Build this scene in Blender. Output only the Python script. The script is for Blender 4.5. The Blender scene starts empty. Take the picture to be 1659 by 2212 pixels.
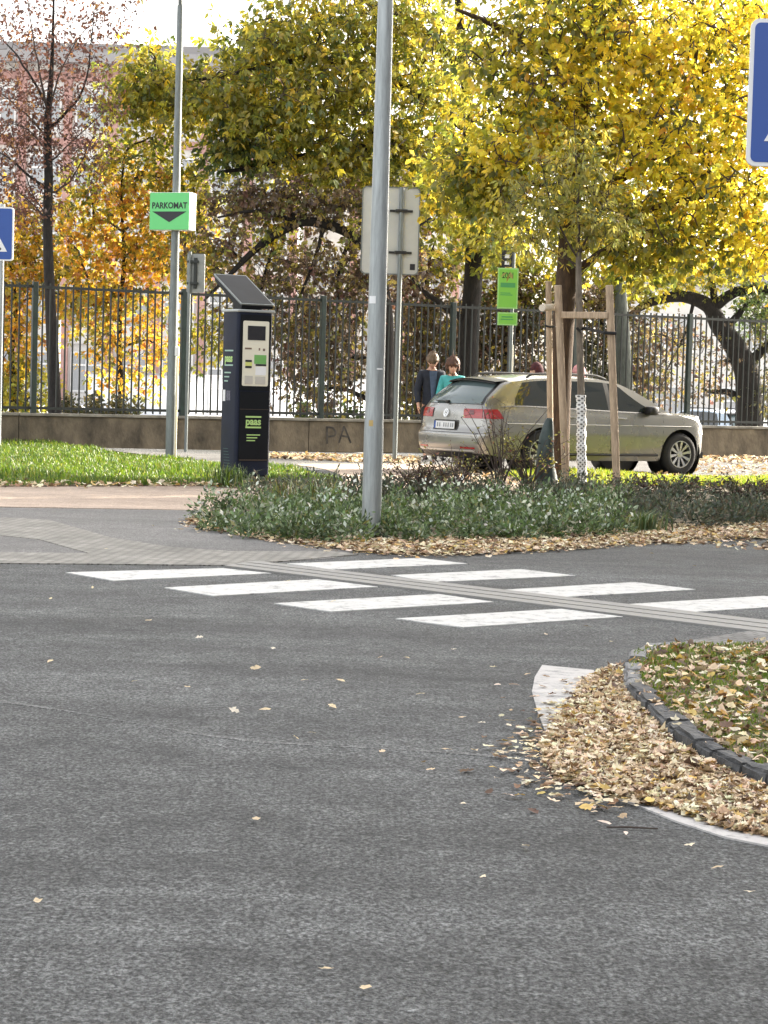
import bpy, bmesh, math, random
import numpy as np
from mathutils import Vector, Matrix, Quaternion

random.seed(7)
R = math.radians
scene = bpy.context.scene
col = scene.collection

# ------------------------------------------------------------------ camera
F = 4750.0                      # focal length in units of a 1659 x 2212 picture
PITCH, ROLL, CAMH = R(3.34), R(1.6), 1.3
_f = Vector((0, math.cos(PITCH), -math.sin(PITCH)))
_r0 = Vector((1, 0, 0)); _u0 = Vector((0, math.sin(PITCH), math.cos(PITCH)))
_r = math.cos(ROLL) * _r0 + math.sin(ROLL) * _u0
_u = -math.sin(ROLL) * _r0 + math.cos(ROLL) * _u0
CAM = Vector((0, 0, CAMH))
cd = bpy.data.cameras.new('camera'); cam = bpy.data.objects.new('camera', cd); col.objects.link(cam)
M3 = Matrix((_r, _u, -_f)).transposed()
cam.matrix_world = Matrix.Translation(CAM) @ M3.to_4x4()
cd.sensor_fit = 'VERTICAL'; cd.sensor_height = 36.0; cd.lens = F / 2212 * 36
cd.clip_start = 0.1; cd.clip_end = 3000
scene.camera = cam

def ray(px, py):
    return _f + _r * ((px - 829.5) / F) - _u * ((py - 1106) / F)
def G(px, py, z=0.0):
    """the point of the level z seen at a place of the photograph"""
    d = ray(px, py); t = (z - CAMH) / d.z
    return CAM + d * t
def at(px, py, Y):
    """the point at depth Y seen at a place of the photograph"""
    d = ray(px, py); return CAM + d * (Y / d.y)

# ------------------------------------------------------------------ objects
def tag(o, label=None, cat=None, group=None, kind=None):
    if label: o['label'] = label
    if cat: o['category'] = cat
    if group: o['group'] = group
    o['kind'] = kind or 'thing'
    return o
def empty(name, loc=(0, 0, 0), rz=0.0):
    o = bpy.data.objects.new(name, None); col.objects.link(o)
    o.location = loc; o.rotation_euler = (0, 0, rz); o.empty_display_size = .2
    return o
def link(name, me, parent=None):
    o = bpy.data.objects.new(name, me); col.objects.link(o)
    if parent is not None: o.parent = parent
    return o
def copy_tree(o, parent=None):
    c = o.copy(); col.objects.link(c)
    if parent is not None: c.parent = parent
    for ch in list(o.children): copy_tree(ch, c)
    return c

class MB:
    """collects shapes that become one mesh"""
    def __init__(s): s.v = []; s.f = []; s.m = []; s.mi = 0
    def add(s, verts, faces):
        b = len(s.v); s.v += [tuple(p) for p in verts]
        for f in faces: s.f.append(tuple(b + i for i in f)); s.m.append(s.mi)
    def box(s, c, size, rot=None, bev=0.0):
        hx, hy, hz = size[0]/2, size[1]/2, size[2]/2
        if bev > 0:
            bm = bmesh.new(); bmesh.ops.create_cube(bm, size=1)
            for v in bm.verts: v.co = Vector((v.co.x*size[0], v.co.y*size[1], v.co.z*size[2]))
            bmesh.ops.bevel(bm, geom=bm.edges[:], offset=bev, segments=2, affect='EDGES', profile=.5)
            vs = [v.co.copy() for v in bm.verts]; fs = [[v.index for v in f.verts] for f in bm.faces]
            bm.free()
        else:
            vs = [Vector((x*hx, y*hy, z*hz)) for x in (-1,1) for y in (-1,1) for z in (-1,1)]
            fs = [(0,1,3,2),(4,6,7,5),(0,4,5,1),(2,3,7,6),(0,2,6,4),(1,5,7,3)]
        if rot is not None: vs = [rot @ v for v in vs]
        s.add([v + Vector(c) for v in vs], fs)
    def beam(s, p, q, w, h=None, bev=0.0):
        p = Vector(p); q = Vector(q); d = q - p
        rot = d.to_track_quat('Z', 'Y').to_matrix()
        s.box((p + q) / 2, (w, h or w, d.length), rot, bev)
    def tube(s, pts, radii, n=8, cap=True):
        pts = [Vector(p) for p in pts]
        if not hasattr(radii, '__len__'): radii = [radii] * len(pts)
        b = len(s.v); k = len(pts); up = None
        for i, p in enumerate(pts):
            t = (pts[min(i+1, k-1)] - pts[max(i-1, 0)])
            t = t.normalized() if t.length > 1e-9 else Vector((0, 0, 1))
            if up is None:
                up = t.orthogonal().normalized()
            else:
                up = (up - t * up.dot(t))
                up = up.normalized() if up.length > 1e-6 else t.orthogonal().normalized()
            w = t.cross(up)
            for j in range(n):
                a = 2 * math.pi * j / n
                s.v.append(tuple(p + (up * math.cos(a) + w * math.sin(a)) * radii[i]))
        for i in range(k - 1):
            for j in range(n):
                j2 = (j + 1) % n
                s.f.append((b+i*n+j, b+i*n+j2, b+(i+1)*n+j2, b+(i+1)*n+j)); s.m.append(s.mi)
        if cap:
            s.f.append(tuple(b + j for j in reversed(range(n)))); s.m.append(s.mi)
            s.f.append(tuple(b + (k-1)*n + j for j in range(n))); s.m.append(s.mi)
    def lathe(s, prof, n=24, axis=None, origin=(0, 0, 0)):
        """prof: (radius, height) pairs about the axis"""
        axis = Vector(axis or (0, 0, 1)).normalized(); e1 = axis.orthogonal().normalized(); e2 = axis.cross(e1)
        b = len(s.v); o = Vector(origin)
        for r, h in prof:
            for j in range(n):
                a = 2*math.pi*j/n
                s.v.append(tuple(o + axis*h + (e1*math.cos(a) + e2*math.sin(a))*r))
        for i in range(len(prof)-1):
            for j in range(n):
                j2 = (j+1) % n
                s.f.append((b+i*n+j, b+i*n+j2, b+(i+1)*n+j2, b+(i+1)*n+j)); s.m.append(s.mi)
    def prism(s, poly, z0, z1, tf=None):
        """poly in xy, extruded in z; tf maps local to world"""
        n = len(poly)
        vs = [Vector((x, y, z0)) for x, y in poly] + [Vector((x, y, z1)) for x, y in poly]
        if tf is not None: vs = [tf @ v for v in vs]
        s.add(vs, [tuple(range(n-1, -1, -1)), tuple(range(n, 2*n))] +
              [(i, (i+1) % n, n + (i+1) % n, n + i) for i in range(n)])
    def grid(s, fn, nu, nv):
        b = len(s.v)
        for i in range(nu+1):
            for j in range(nv+1): s.v.append(tuple(fn(i/nu, j/nv)))
        for i in range(nu):
            for j in range(nv):
                a = b + i*(nv+1) + j
                s.f.append((a, a+nv+1, a+nv+2, a+1)); s.m.append(s.mi)
    def mesh(s, name, mats, smooth=False, angle=40):
        me = bpy.data.meshes.new(name); me.from_pydata(s.v, [], s.f)
        if not isinstance(mats, (list, tuple)): mats = [mats]
        for m in mats: me.materials.append(m)
        if len(mats) > 1: me.polygons.foreach_set('material_index', s.m)
        bm = bmesh.new(); bm.from_mesh(me); bmesh.ops.recalc_face_normals(bm, faces=bm.faces[:])
        if smooth:
            for f in bm.faces: f.smooth = True
            for e in bm.edges:
                if len(e.link_faces) == 2 and e.calc_face_angle(0) > R(angle): e.smooth = False
        bm.to_mesh(me); bm.free(); me.update()
        return me
    def build(s, name, mats, parent=None, smooth=False, angle=40):
        return link(name, s.mesh(name, mats, smooth, angle), parent)

def rrect(w, h, r, n=5, cx=0, cy=0):
    out = []
    for sx, sy, a0 in ((1,1,0),(-1,1,90),(-1,-1,180),(1,-1,270)):
        for k in range(n+1):
            a = R(a0 + 90*k/n)
            out.append((cx + sx*(w/2-r) + r*math.cos(a), cy + sy*(h/2-r) + r*math.sin(a)))
    return out

# ------------------------------------------------------------------ materials
MATS = {}
def newmat(name):
    m = bpy.data.materials.new(name); m.use_nodes = True
    nt = m.node_tree; bs = nt.nodes['Principled BSDF']
    return m, nt, bs
def mat(name, c, rough=.6, metal=0.0, var=0.0, vscale=8.0, bump=0.0, bscale=40.0, spec=.5, coat=0.0, c2=None, thr=(.35, .65), stretch=None, detail=6):
    """a procedural surface: colour mottled by noise, fine bump"""
    if name in MATS: return MATS[name]
    m, nt, bs = newmat(name); N = nt.nodes; L = nt.links
    bs.inputs['Roughness'].default_value = rough; bs.inputs['Metallic'].default_value = metal
    bs.inputs['Specular IOR Level'].default_value = spec
    bs.inputs['Coat Weight'].default_value = coat; bs.inputs['Coat Roughness'].default_value = .06
    bs.inputs['Base Color'].default_value = (*c, 1)
    vec = None
    if var > 0 or bump > 0 or c2:
        tc = N.new('ShaderNodeTexCoord'); vec = tc.outputs['Object']
        if stretch:
            mp = N.new('ShaderNodeMapping'); mp.inputs['Scale'].default_value = stretch
            L.new(vec, mp.inputs['Vector']); vec = mp.outputs['Vector']
    if var > 0 or c2:
        nz = N.new('ShaderNodeTexNoise'); nz.inputs['Scale'].default_value = vscale; nz.inputs['Detail'].default_value = detail
        nz.inputs['Roughness'].default_value = .65; L.new(vec, nz.inputs['Vector'])
        rp = N.new('ShaderNodeValToRGB')
        a = tuple(x*(1-var) for x in c); b = c2 if c2 else tuple(min(1, x*(1+var)) for x in c)
        rp.color_ramp.elements[0].position = thr[0]; rp.color_ramp.elements[0].color = (*a, 1)
        rp.color_ramp.elements[1].position = thr[1]; rp.color_ramp.elements[1].color = (*b, 1)
        L.new(nz.outputs['Fac'], rp.inputs['Fac']); L.new(rp.outputs['Color'], bs.inputs['Base Color'])
    if bump > 0:
        n2 = N.new('ShaderNodeTexNoise'); n2.inputs['Scale'].default_value = bscale; n2.inputs['Detail'].default_value = 4
        L.new(vec, n2.inputs['Vector'])
        bp = N.new('ShaderNodeBump'); bp.inputs['Strength'].default_value = bump; bp.inputs['Distance'].default_value = .02
        L.new(n2.outputs['Fac'], bp.inputs['Height']); L.new(bp.outputs['Normal'], bs.inputs['Normal'])
    MATS[name] = m
    return m
def leafmat(name, trans=.5, rough=.6, gain=1.0):
    """leaf: each leaf's own colour (mesh attribute) reflected and let through"""
    m, nt, bs = newmat(name); N = nt.nodes; L = nt.links
    N.remove(bs)
    at_ = N.new('ShaderNodeAttribute'); at_.attribute_name = 'leaf_colour'
    df = N.new('ShaderNodeBsdfDiffuse'); tl = N.new('ShaderNodeBsdfTranslucent'); gl = N.new('ShaderNodeBsdfGlossy')
    gl.inputs['Roughness'].default_value = .45; gl.inputs['Color'].default_value = (1, 1, 1, 1)
    g = N.new('ShaderNodeMix'); g.data_type = 'RGBA'; g.blend_type = 'MULTIPLY'; g.inputs['Factor'].default_value = 1
    L.new(at_.outputs['Color'], g.inputs[6]); g.inputs[7].default_value = (gain, gain, gain, 1)
    L.new(at_.outputs['Color'], df.inputs['Color']); L.new(g.outputs[2], tl.inputs['Color'])
    mx = N.new('ShaderNodeMixShader'); mx.inputs['Fac'].default_value = trans
    L.new(df.outputs[0], mx.inputs[1]); L.new(tl.outputs[0], mx.inputs[2])
    m2 = N.new('ShaderNodeMixShader'); m2.inputs['Fac'].default_value = .04
    L.new(mx.outputs[0], m2.inputs[1]); L.new(gl.outputs[0], m2.inputs[2])
    L.new(m2.outputs[0], N['Material Output'].inputs['Surface'])
    MATS[name] = m
    return m

# ------------------------------------------------------------------ leaves in bulk
def leaves_mesh(name, P, D, Nn, L, W, C, material, fold=.18, curl=0.0):
    """folded leaves: base points P, directions D, normals Nn, lengths, widths, colours"""
    P = np.asarray(P, float); D = np.asarray(D, float); Nn = np.asarray(Nn, float); n = len(P)
    D = D / (np.linalg.norm(D, axis=1, keepdims=True) + 1e-9)
    S = np.cross(D, Nn); S = S / (np.linalg.norm(S, axis=1, keepdims=True) + 1e-9)
    U = np.cross(S, D)
    L = np.asarray(L)[:, None]; W = np.asarray(W)[:, None]
    mid = P + D * L * .48
    v = np.empty((n, 5, 3))
    v[:, 0] = P; v[:, 1] = mid + S*W*.5 + U*W*fold; v[:, 2] = P + D*L + U*L*curl
    v[:, 3] = mid - S*W*.5 + U*W*fold; v[:, 4] = mid
    idx = np.array([0,1,4, 1,2,4, 0,4,3, 4,2,3])
    loops = (np.arange(n)[:, None]*5 + idx[None]).ravel()
    me = bpy.data.meshes.new(name)
    me.vertices.add(n*5); me.vertices.foreach_set('co', v.ravel())
    me.loops.add(n*12); me.loops.foreach_set('vertex_index', loops.astype(np.int32))
    me.polygons.add(n*4); me.polygons.foreach_set('loop_start', np.arange(0, n*12, 3, dtype=np.int32))
    me.update(calc_edges=True)
    ca = me.color_attributes.new('leaf_colour', 'FLOAT_COLOR', 'POINT')
    cc = np.ones((n, 5, 4)); cc[:, :, :3] = np.asarray(C)[:, None, :]
    ca.data.foreach_set('color', cc.ravel())
    me.materials.append(material)
    return me
def lobed_mesh(name, P, D, Nn, L, W, C, material, rng, curl=.2):
    """dry leaves with a ragged lobed outline, cupped and twisted"""
    P = np.asarray(P, float); D = np.asarray(D, float); Nn = np.asarray(Nn, float); n = len(P)
    D = D / (np.linalg.norm(D, axis=1, keepdims=True) + 1e-9)
    S = np.cross(D, Nn); S = S / (np.linalg.norm(S, axis=1, keepdims=True) + 1e-9); U = np.cross(S, D)
    out = np.array([(0, 0), (.16, .34), (.34, .30), (.46, .52), (.62, .30), (.80, .26), (1, 0), (.80, -.26), (.60, -.32), (.44, -.5), (.32, -.28), (.14, -.36)])
    k = len(out); v = np.empty((n, k+1, 3)); L = np.asarray(L)[:, None]; W = np.asarray(W)[:, None]
    bend = rng.normal(0, curl, (n, 1)); cup = rng.normal(curl*.6, curl, (n, 1)); tw = rng.normal(0, curl, (n, 1))
    for i, (a, b) in enumerate(out):
        a = a + rng.normal(0, .05, (n, 1)); b = b*rng.uniform(.7, 1.25, (n, 1))
        v[:, i] = P + D*L*(a-.5) + S*W*b + U*(L*bend*(a-.5)**2*2 + W*cup*b*b*3 + W*tw*b*(a-.5) + L*rng.normal(0, .03, (n, 1)))
    v[:, k] = P - U*L*.02
    idx = np.array([(j, (j+1) % k, k) for j in range(k)]).ravel()
    loops = (np.arange(n)[:, None]*(k+1) + idx[None]).ravel()
    me = bpy.data.meshes.new(name)
    me.vertices.add(n*(k+1)); me.vertices.foreach_set('co', v.ravel())
    me.loops.add(n*k*3); me.loops.foreach_set('vertex_index', loops.astype(np.int32))
    me.polygons.add(n*k); me.polygons.foreach_set('loop_start', np.arange(0, n*k*3, 3, dtype=np.int32))
    me.update(calc_edges=True)
    ca = me.color_attributes.new('leaf_colour', 'FLOAT_COLOR', 'POINT')
    cc = np.ones((n, k+1, 4)); cc[:, :, :3] = np.asarray(C)[:, None, :]*rng.uniform(.82, 1.15, (n, k+1, 1)); cc[:, k, :3] *= .8
    ca.data.foreach_set('color', np.clip(cc, 0, 1).ravel())
    me.materials.append(material)
    return me
def blades_mesh(name, P, H, W, C, rng, material, lean=.35):
    """grass blades: two triangles each, bent"""
    P = np.asarray(P, float); n = len(P)
    a = rng.uniform(0, 2*math.pi, n); dirs = np.stack([np.cos(a), np.sin(a), np.zeros(n)], 1)
    side = np.stack([-np.sin(a), np.cos(a), np.zeros(n)], 1)
    H = np.asarray(H)[:, None]; W = np.asarray(W)[:, None]
    ln = rng.uniform(.1, lean*2, n)[:, None]
    v = np.empty((n, 5, 3)); z = np.array([0, 0, 1.0])
    v[:, 0] = P - side*W/2; v[:, 1] = P + side*W/2
    md = P + z*H*.6 + dirs*H*ln*.3
    v[:, 2] = md + side*W*.4; v[:, 3] = md - side*W*.4
    v[:, 4] = P + z*H*(1 - ln*.3) + dirs*H*ln
    idx = np.array([0,1,2, 0,2,3, 3,2,4])
    loops = (np.arange(n)[:, None]*5 + idx[None]).ravel()
    me = bpy.data.meshes.new(name)
    me.vertices.add(n*5); me.vertices.foreach_set('co', v.ravel())
    me.loops.add(n*9); me.loops.foreach_set('vertex_index', loops.astype(np.int32))
    me.polygons.add(n*3); me.polygons.foreach_set('loop_start', np.arange(0, n*9, 3, dtype=np.int32))
    me.update(calc_edges=True)
    ca = me.color_attributes.new('leaf_colour', 'FLOAT_COLOR', 'POINT')
    cc = np.ones((n, 5, 4)); cc[:, :, :3] = np.asarray(C)[:, None, :]
    ca.data.foreach_set('color', cc.ravel())
    me.materials.append(material)
    return me
def palette(rng, pal, n, jit=.25):
    cols = np.array([p[:3] for p in pal], float); w = np.array([p[3] for p in pal], float)
    k = rng.choice(len(pal), n, p=w/w.sum())
    c = cols[k] * rng.uniform(1-jit, 1+jit, (n, 1)) * rng.uniform(.92, 1.08, (n, 3))
    return np.clip(c, 0, .95)
def in_poly(poly, pts):
    x, y = pts[:, 0], pts[:, 1]; ins = np.zeros(len(pts), bool); n = len(poly)
    for i in range(n):
        x1, y1 = poly[i][0], poly[i][1]; x2, y2 = poly[(i+1) % n][0], poly[(i+1) % n][1]
        c = ((y1 > y) != (y2 > y)); xx = (x2-x1)*(y-y1)/((y2-y1) if y2 != y1 else 1e-9) + x1
        ins ^= c & (x < xx)
    return ins
def scatter(rng, poly, n):
    """n points in a ground polygon"""
    P = np.array([(p[0], p[1]) for p in poly]); lo, hi = P.min(0), P.max(0); out = np.zeros((0, 2))
    while len(out) < n:
        q = rng.uniform(lo, hi, (max(200, n), 2)); out = np.vstack([out, q[in_poly(poly, q)]])
    return out[:n]
def text_mb(body, size, align='CENTER', bold=0.0, sx=1.0):
    cu = bpy.data.curves.new('lettering', 'FONT'); cu.body = body; cu.size = size
    cu.align_x = align; cu.align_y = 'CENTER'; cu.offset = bold; cu.extrude = .0015; cu.resolution_u = 3
    o = bpy.data.objects.new('lettering', cu); col.objects.link(o)
    dg = bpy.context.evaluated_depsgraph_get(); me = o.evaluated_get(dg).to_mesh()
    vs = [Vector((v.co.x*sx, v.co.y, v.co.z)) for v in me.vertices]; fs = [tuple(p.vertices) for p in me.polygons]
    o.to_mesh_clear(); bpy.data.objects.remove(o); bpy.data.curves.remove(cu)
    return vs, fs
def face_tf(origin, right, up):
    """local x = right, y = up, z = out of the face"""
    r = Vector(right).normalized(); u = Vector(up).normalized(); n = r.cross(u)
    m = Matrix((r, u, n)).transposed().to_4x4(); m.translation = Vector(origin)
    return m
# ------------------------------------------------------------------ world, sun, view
SUN_EL, SUN_AZ_VEC = R(26), Vector((.8, .6, 0)).normalized()
sd = Vector((SUN_AZ_VEC.x*math.cos(SUN_EL), SUN_AZ_VEC.y*math.cos(SUN_EL), math.sin(SUN_EL)))
w = bpy.data.worlds.new('World'); scene.world = w; w.use_nodes = True
nt = w.node_tree; bg = nt.nodes['Background']
sky = nt.nodes.new('ShaderNodeTexSky'); sky.sky_type = 'NISHITA'; sky.sun_disc = False
sky.sun_elevation = SUN_EL; sky.sun_rotation = math.atan2(SUN_AZ_VEC.x, SUN_AZ_VEC.y)
sky.air_density = 1.0; sky.dust_density = 4.0; sky.ozone_density = 1.0
# thin bright autumn cloud greys the blue of the clear sky
hs = nt.nodes.new('ShaderNodeHueSaturation'); hs.inputs['Saturation'].default_value = .28; hs.inputs['Value'].default_value = 1.25
nt.links.new(sky.outputs['Color'], hs.inputs['Color'])
tn = nt.nodes.new('ShaderNodeMix'); tn.data_type = 'RGBA'; tn.blend_type = 'MULTIPLY'; tn.inputs['Factor'].default_value = 1; tn.inputs[7].default_value = (1.04, 1.0, .95, 1)
nt.links.new(hs.outputs['Color'], tn.inputs[6])
nt.links.new(tn.outputs[2], bg.inputs['Color']); bg.inputs['Strength'].default_value = .15
sl = bpy.data.lights.new('sun', 'SUN'); so = bpy.data.objects.new('sun', sl); col.objects.link(so)
sl.energy = 4.5; sl.angle = R(.5); sl.color = (1, .9, .74)
so.rotation_euler = (-sd).to_track_quat('-Z', 'Y').to_euler(); so.location = (20, 20, 30)
vs_ = scene.view_settings; scene.display_settings.display_device = 'sRGB'
vs_.view_transform = 'Standard'; vs_.look = 'None'; vs_.exposure = 1.9; vs_.gamma = 1; vs_.use_curve_mapping = False
scene.cycles.use_denoising = True
scene.cycles.max_bounces = 8; scene.cycles.diffuse_bounces = 4; scene.cycles.glossy_bounces = 3
scene.cycles.transmission_bounces = 6; scene.cycles.transparent_max_bounces = 6
scene.cycles.caustics_reflective = False; scene.cycles.caustics_refractive = False

# ------------------------------------------------------------------ ground sheets
def asphalt(name, base, fine=.35, stain=.16, cracks=False):
    m, nt, bs = newmat(name); N = nt.nodes; L = nt.links
    tc = N.new('ShaderNodeTexCoord')
    mg = N.new('ShaderNodeMapping'); mg.inputs['Scale'].default_value = (1, .55, 1); L.new(tc.outputs['Object'], mg.inputs['Vector'])
    def noise(sc, det=3, ro=.6, src=None):
        n = N.new('ShaderNodeTexNoise'); n.inputs['Scale'].default_value = sc; n.inputs['Detail'].default_value = det
        n.inputs['Roughness'].default_value = ro; L.new(src or tc.outputs['Object'], n.inputs['Vector']); return n
    def ramp(src, a, b, lo, hi):
        r = N.new('ShaderNodeMapRange'); r.inputs['From Min'].default_value = a; r.inputs['From Max'].default_value = b
        r.inputs['To Min'].default_value = lo; r.inputs['To Max'].default_value = hi; L.new(src, r.inputs['Value']); return r.outputs['Result']
    def mul(a, b):
        k = N.new('ShaderNodeMath'); k.operation = 'MULTIPLY'; L.new(a, k.inputs[0]); L.new(b, k.inputs[1]); return k.outputs[0]
    g1 = ramp(noise(74, 2, .8, mg.outputs['Vector']).outputs['Fac'], .36, .64, 1-fine, 1+fine)
    g2 = ramp(noise(19, 3, .75, mg.outputs['Vector']).outputs['Fac'], .3, .7, 1-fine*.6, 1+fine*.6)
    mp = N.new('ShaderNodeMapping'); mp.inputs['Scale'].default_value = (.22, .75, 1); mp.inputs['Rotation'].default_value = (0, 0, R(14)); L.new(tc.outputs['Object'], mp.inputs['Vector'])
    nb = noise(1.0, 6, .62); L.new(mp.outputs['Vector'], nb.inputs['Vector'])     # long worn and damp bands
    g3 = ramp(nb.outputs['Fac'], .34, .66, 1-stain, 1+stain)
    g4 = ramp(noise(2.4, 6, .75).outputs['Fac'], .32, .68, 1-stain*.9, 1+stain*.9)
    vo = N.new('ShaderNodeTexVoronoi'); vo.inputs['Scale'].default_value = 105; L.new(tc.outputs['Object'], vo.inputs['Vector'])
    sp = ramp(vo.outputs['Color'], .1, .9, 1-fine*.75, 1+fine*.75)
    k = mul(mul(mul(g1, g2), mul(g3, g4)), sp)
    mx = N.new('ShaderNodeVectorMath'); mx.operation = 'SCALE'; mx.inputs[0].default_value = base; L.new(k, mx.inputs['Scale'])
    L.new(mx.outputs[0], bs.inputs['Base Color'])
    bs.inputs['Roughness'].default_value = .85; bs.inputs['Specular IOR Level'].default_value = .35
    bp = N.new('ShaderNodeBump'); bp.inputs['Strength'].default_value = .7; bp.inputs['Distance'].default_value = .008
    L.new(k, bp.inputs['Height']); L.new(bp.outputs['Normal'], bs.inputs['Normal'])
    return m
def sheet(name, pts, m, z, kind='structure', curve=True):
    """a flat sheet through ground points; pts are pixels of the photograph or Vectors"""
    ps = [G(*p) if not isinstance(p, Vector) else p for p in pts]
    bm = bmesh.new(); bm.faces.new([bm.verts.new((p.x, p.y, z)) for p in ps])
    bmesh.ops.triangulate(bm, faces=bm.faces[:]); bmesh.ops.recalc_face_normals(bm, faces=bm.faces[:])
    for f in bm.faces:
        if f.normal.z < 0: f.normal_flip()
    r_ = bmesh.ops.extrude_edge_only(bm, edges=[e for e in bm.edges if e.is_boundary])      # a skirt down into the ground
    for v in r_['geom']:
        if isinstance(v, bmesh.types.BMVert): v.co.z = -.03
    me = bpy.data.meshes.new(name); bm.to_mesh(me); bm.free(); me.materials.append(m)
    o = link(name, me); o['kind'] = kind
    return o, ps
def smooth_poly(pts, n=6):
    """Catmull-Rom through a closed ring of pixels"""
    out = []; k = len(pts)
    for i in range(k):
        p0, p1, p2, p3 = (Vector(pts[(i+j-1) % k]) for j in range(4))
        for s in range(n):
            t = s/n
            out.append(.5*((2*p1) + (p2-p0)*t + (2*p0-5*p1+4*p2-p3)*t*t + (3*p1-p0-3*p2+p3)*t**3))
    return [tuple(p) for p in out]
V = Vector
m_earth = mat('earth', (.12, .10, .07), .95, var=.35, vscale=2.0, bump=.4, bscale=20)
m_road = asphalt('asphalt', (.092, .0955, .0955), .64, .44)
m_road2 = asphalt('old_asphalt', (.155, .152, .148), .3, .16)
m_pink = asphalt('pale_pink_paving', (.38, .30, .24), .2, .16)
m_court = mat('court_paving', (.42, .43, .45), .9, var=.12, vscale=.8)

ext = 700
sheet('ground', [V((-ext, -60, 0)), V((ext, -60, 0)), V((ext, ext*1.6, 0)), V((-ext, ext*1.6, 0))], m_earth, -.9)
sheet('road', [V((-60, -25, 0)), V((60, -25, 0)), V((60, 56, 0)), V((-60, 26, 0))], m_road, 0)

# school yard behind the fence: falls away to the right
FL, FR = V((-6.9, 39.6, 0)), V((8.45, 48.1, 0))
fdir = (FR - FL).normalized(); fn = V((fdir.y, -fdir.x, 0))           # fn looks to the camera
def yard_z(x): return -.06 * min(14, max(0, x + 2)) + .02
def yard():
    b = MB()
    def fn_(u, v):
        x = -60 + 120*u; base = FL + fdir * (x + 6.9)
        p = base - fn * (.35 + 58*v)
        return (p.x, p.y, yard_z(p.x) - .01)
    b.grid(fn_, 60, 4); o = b.build('yard_paving', m_court); o['kind'] = 'structure'
yard()

# pale pink pavement between asphalt and lawn
pave_px = [(-420, 1046), (0, 1050), (480, 1046), (560, 1046), (690, 1040), (752, 1036), (700, 1014), (640, 1004), (760, 1003), (900, 1003), (1010, 1012), (1120, 1034),
           (1180, 1062), (900, 1078), (640, 1090), (470, 1103), (300, 1101), (0, 1096), (-420, 1090)]
sheet('pavement', smooth_poly(pave_px, 3), m_pink, .008)
# grey paved apron left of the bed
apron_px = [(-420, 1098), (0, 1097), (300, 1101.5), (470, 1102), (520, 1130), (700, 1170), (770, 1190), (720, 1207), (480, 1222), (213, 1219), (-420, 1214)]
sheet('apron', apron_px, m_road2, .004)
# street in front of the fence
street_px = [(-420, 962), (200, 969), (480, 1002), (640, 1006), (900, 1006), (1150, 1040), (2300, 1080), (2300, 1010), (1600, 996), (800, 992), (300, 976), (-420, 950)]
m_street = asphalt('street_asphalt', (.11, .108, .105), .3, .2)
sheet('street', street_px, m_street, .004)

# faint pale joint curving across the near lane
m_joint = asphalt('joint_asphalt', (.135, .138, .136), .5, .2)
jt = [(-200, 1478), (0, 1512), (140, 1534), (290, 1562), (430, 1584), (560, 1600), (700, 1611), (860, 1619), (1010, 1626), (1140, 1640)]
sheet('road_joint', jt + [(x, y + 3.5 + 2.5*math.sin(i*1.7)) for i, (x, y) in reversed(list(enumerate(jt)))], m_joint, .002)
# small-stone tactile paving
def setts(name, base, scale):
    m, nt, bs = newmat(name); N = nt.nodes; L = nt.links
    tc = N.new('ShaderNodeTexCoord'); mp = N.new('ShaderNodeMapping'); mp.inputs['Rotation'].default_value = (0, 0, R(32))
    L.new(tc.outputs['Object'], mp.inputs['Vector'])
    br = N.new('ShaderNodeTexBrick'); br.inputs['Scale'].default_value = scale; br.inputs['Mortar Size'].default_value = .03
    br.inputs['Brick Width'].default_value = .42; br.inputs['Row Height'].default_value = .4; br.inputs['Bias'].default_value = 0
    br.inputs['Color1'].default_value = (*base, 1); br.inputs['Color2'].default_value = (*[c*.72 for c in base], 1)
    br.inputs['Mortar'].default_value = (.10, .095, .085, 1)
    L.new(mp.outputs['Vector'], br.inputs['Vector'])
    nz = N.new('ShaderNodeTexNoise'); nz.inputs['Scale'].default_value = 2.2; nz.inputs['Detail'].default_value = 6; L.new(tc.outputs['Object'], nz.inputs['Vector'])
    mr = N.new('ShaderNodeMapRange'); mr.inputs['From Min'].default_value = .3; mr.inputs['From Max'].default_value = .7
    mr.inputs['To Min'].default_value = .75; mr.inputs['To Max'].default_value = 1.2; L.new(nz.outputs['Fac'], mr.inputs['Value'])
    sc = N.new('ShaderNodeVectorMath'); sc.operation = 'SCALE'; L.new(br.outputs['Color'], sc.inputs[0]); L.new(mr.outputs['Result'], sc.inputs['Scale'])
    L.new(sc.outputs[0], bs.inputs['Base Color']); bs.inputs['Roughness'].default_value = .9
    bp = N.new('ShaderNodeBump'); bp.inputs['Strength'].default_value = .6; bp.inputs['Distance'].default_value = .01; bp.invert = True
    L.new(br.outputs['Fac'], bp.inputs['Height']); L.new(bp.outputs['Normal'], bs.inputs['Normal'])
    return m
m_sett = setts('setts', (.27, .26, .235), 4.5)
m_sett2 = setts('ribbed_setts', (.235, .23, .22), 5.5)
sheet('tactile_paving', [(-420, 1100), (0, 1119), (107, 1125), (240, 1163), (373, 1184), (507, 1193), (715, 1193), (775, 1199), (640, 1212), (480, 1223), (213, 1220),
                        (-420, 1216), (-420, 1190), (192, 1197), (80, 1166), (-420, 1120)], m_sett, .008)
sheet('tactile_paving', [(1345, 1442), (1383, 1413), (1440, 1396), (1530, 1379), (1620, 1365), (1900, 1347), (1900, 1398), (1659, 1406), (1400, 1414)], m_sett2, .006)

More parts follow.
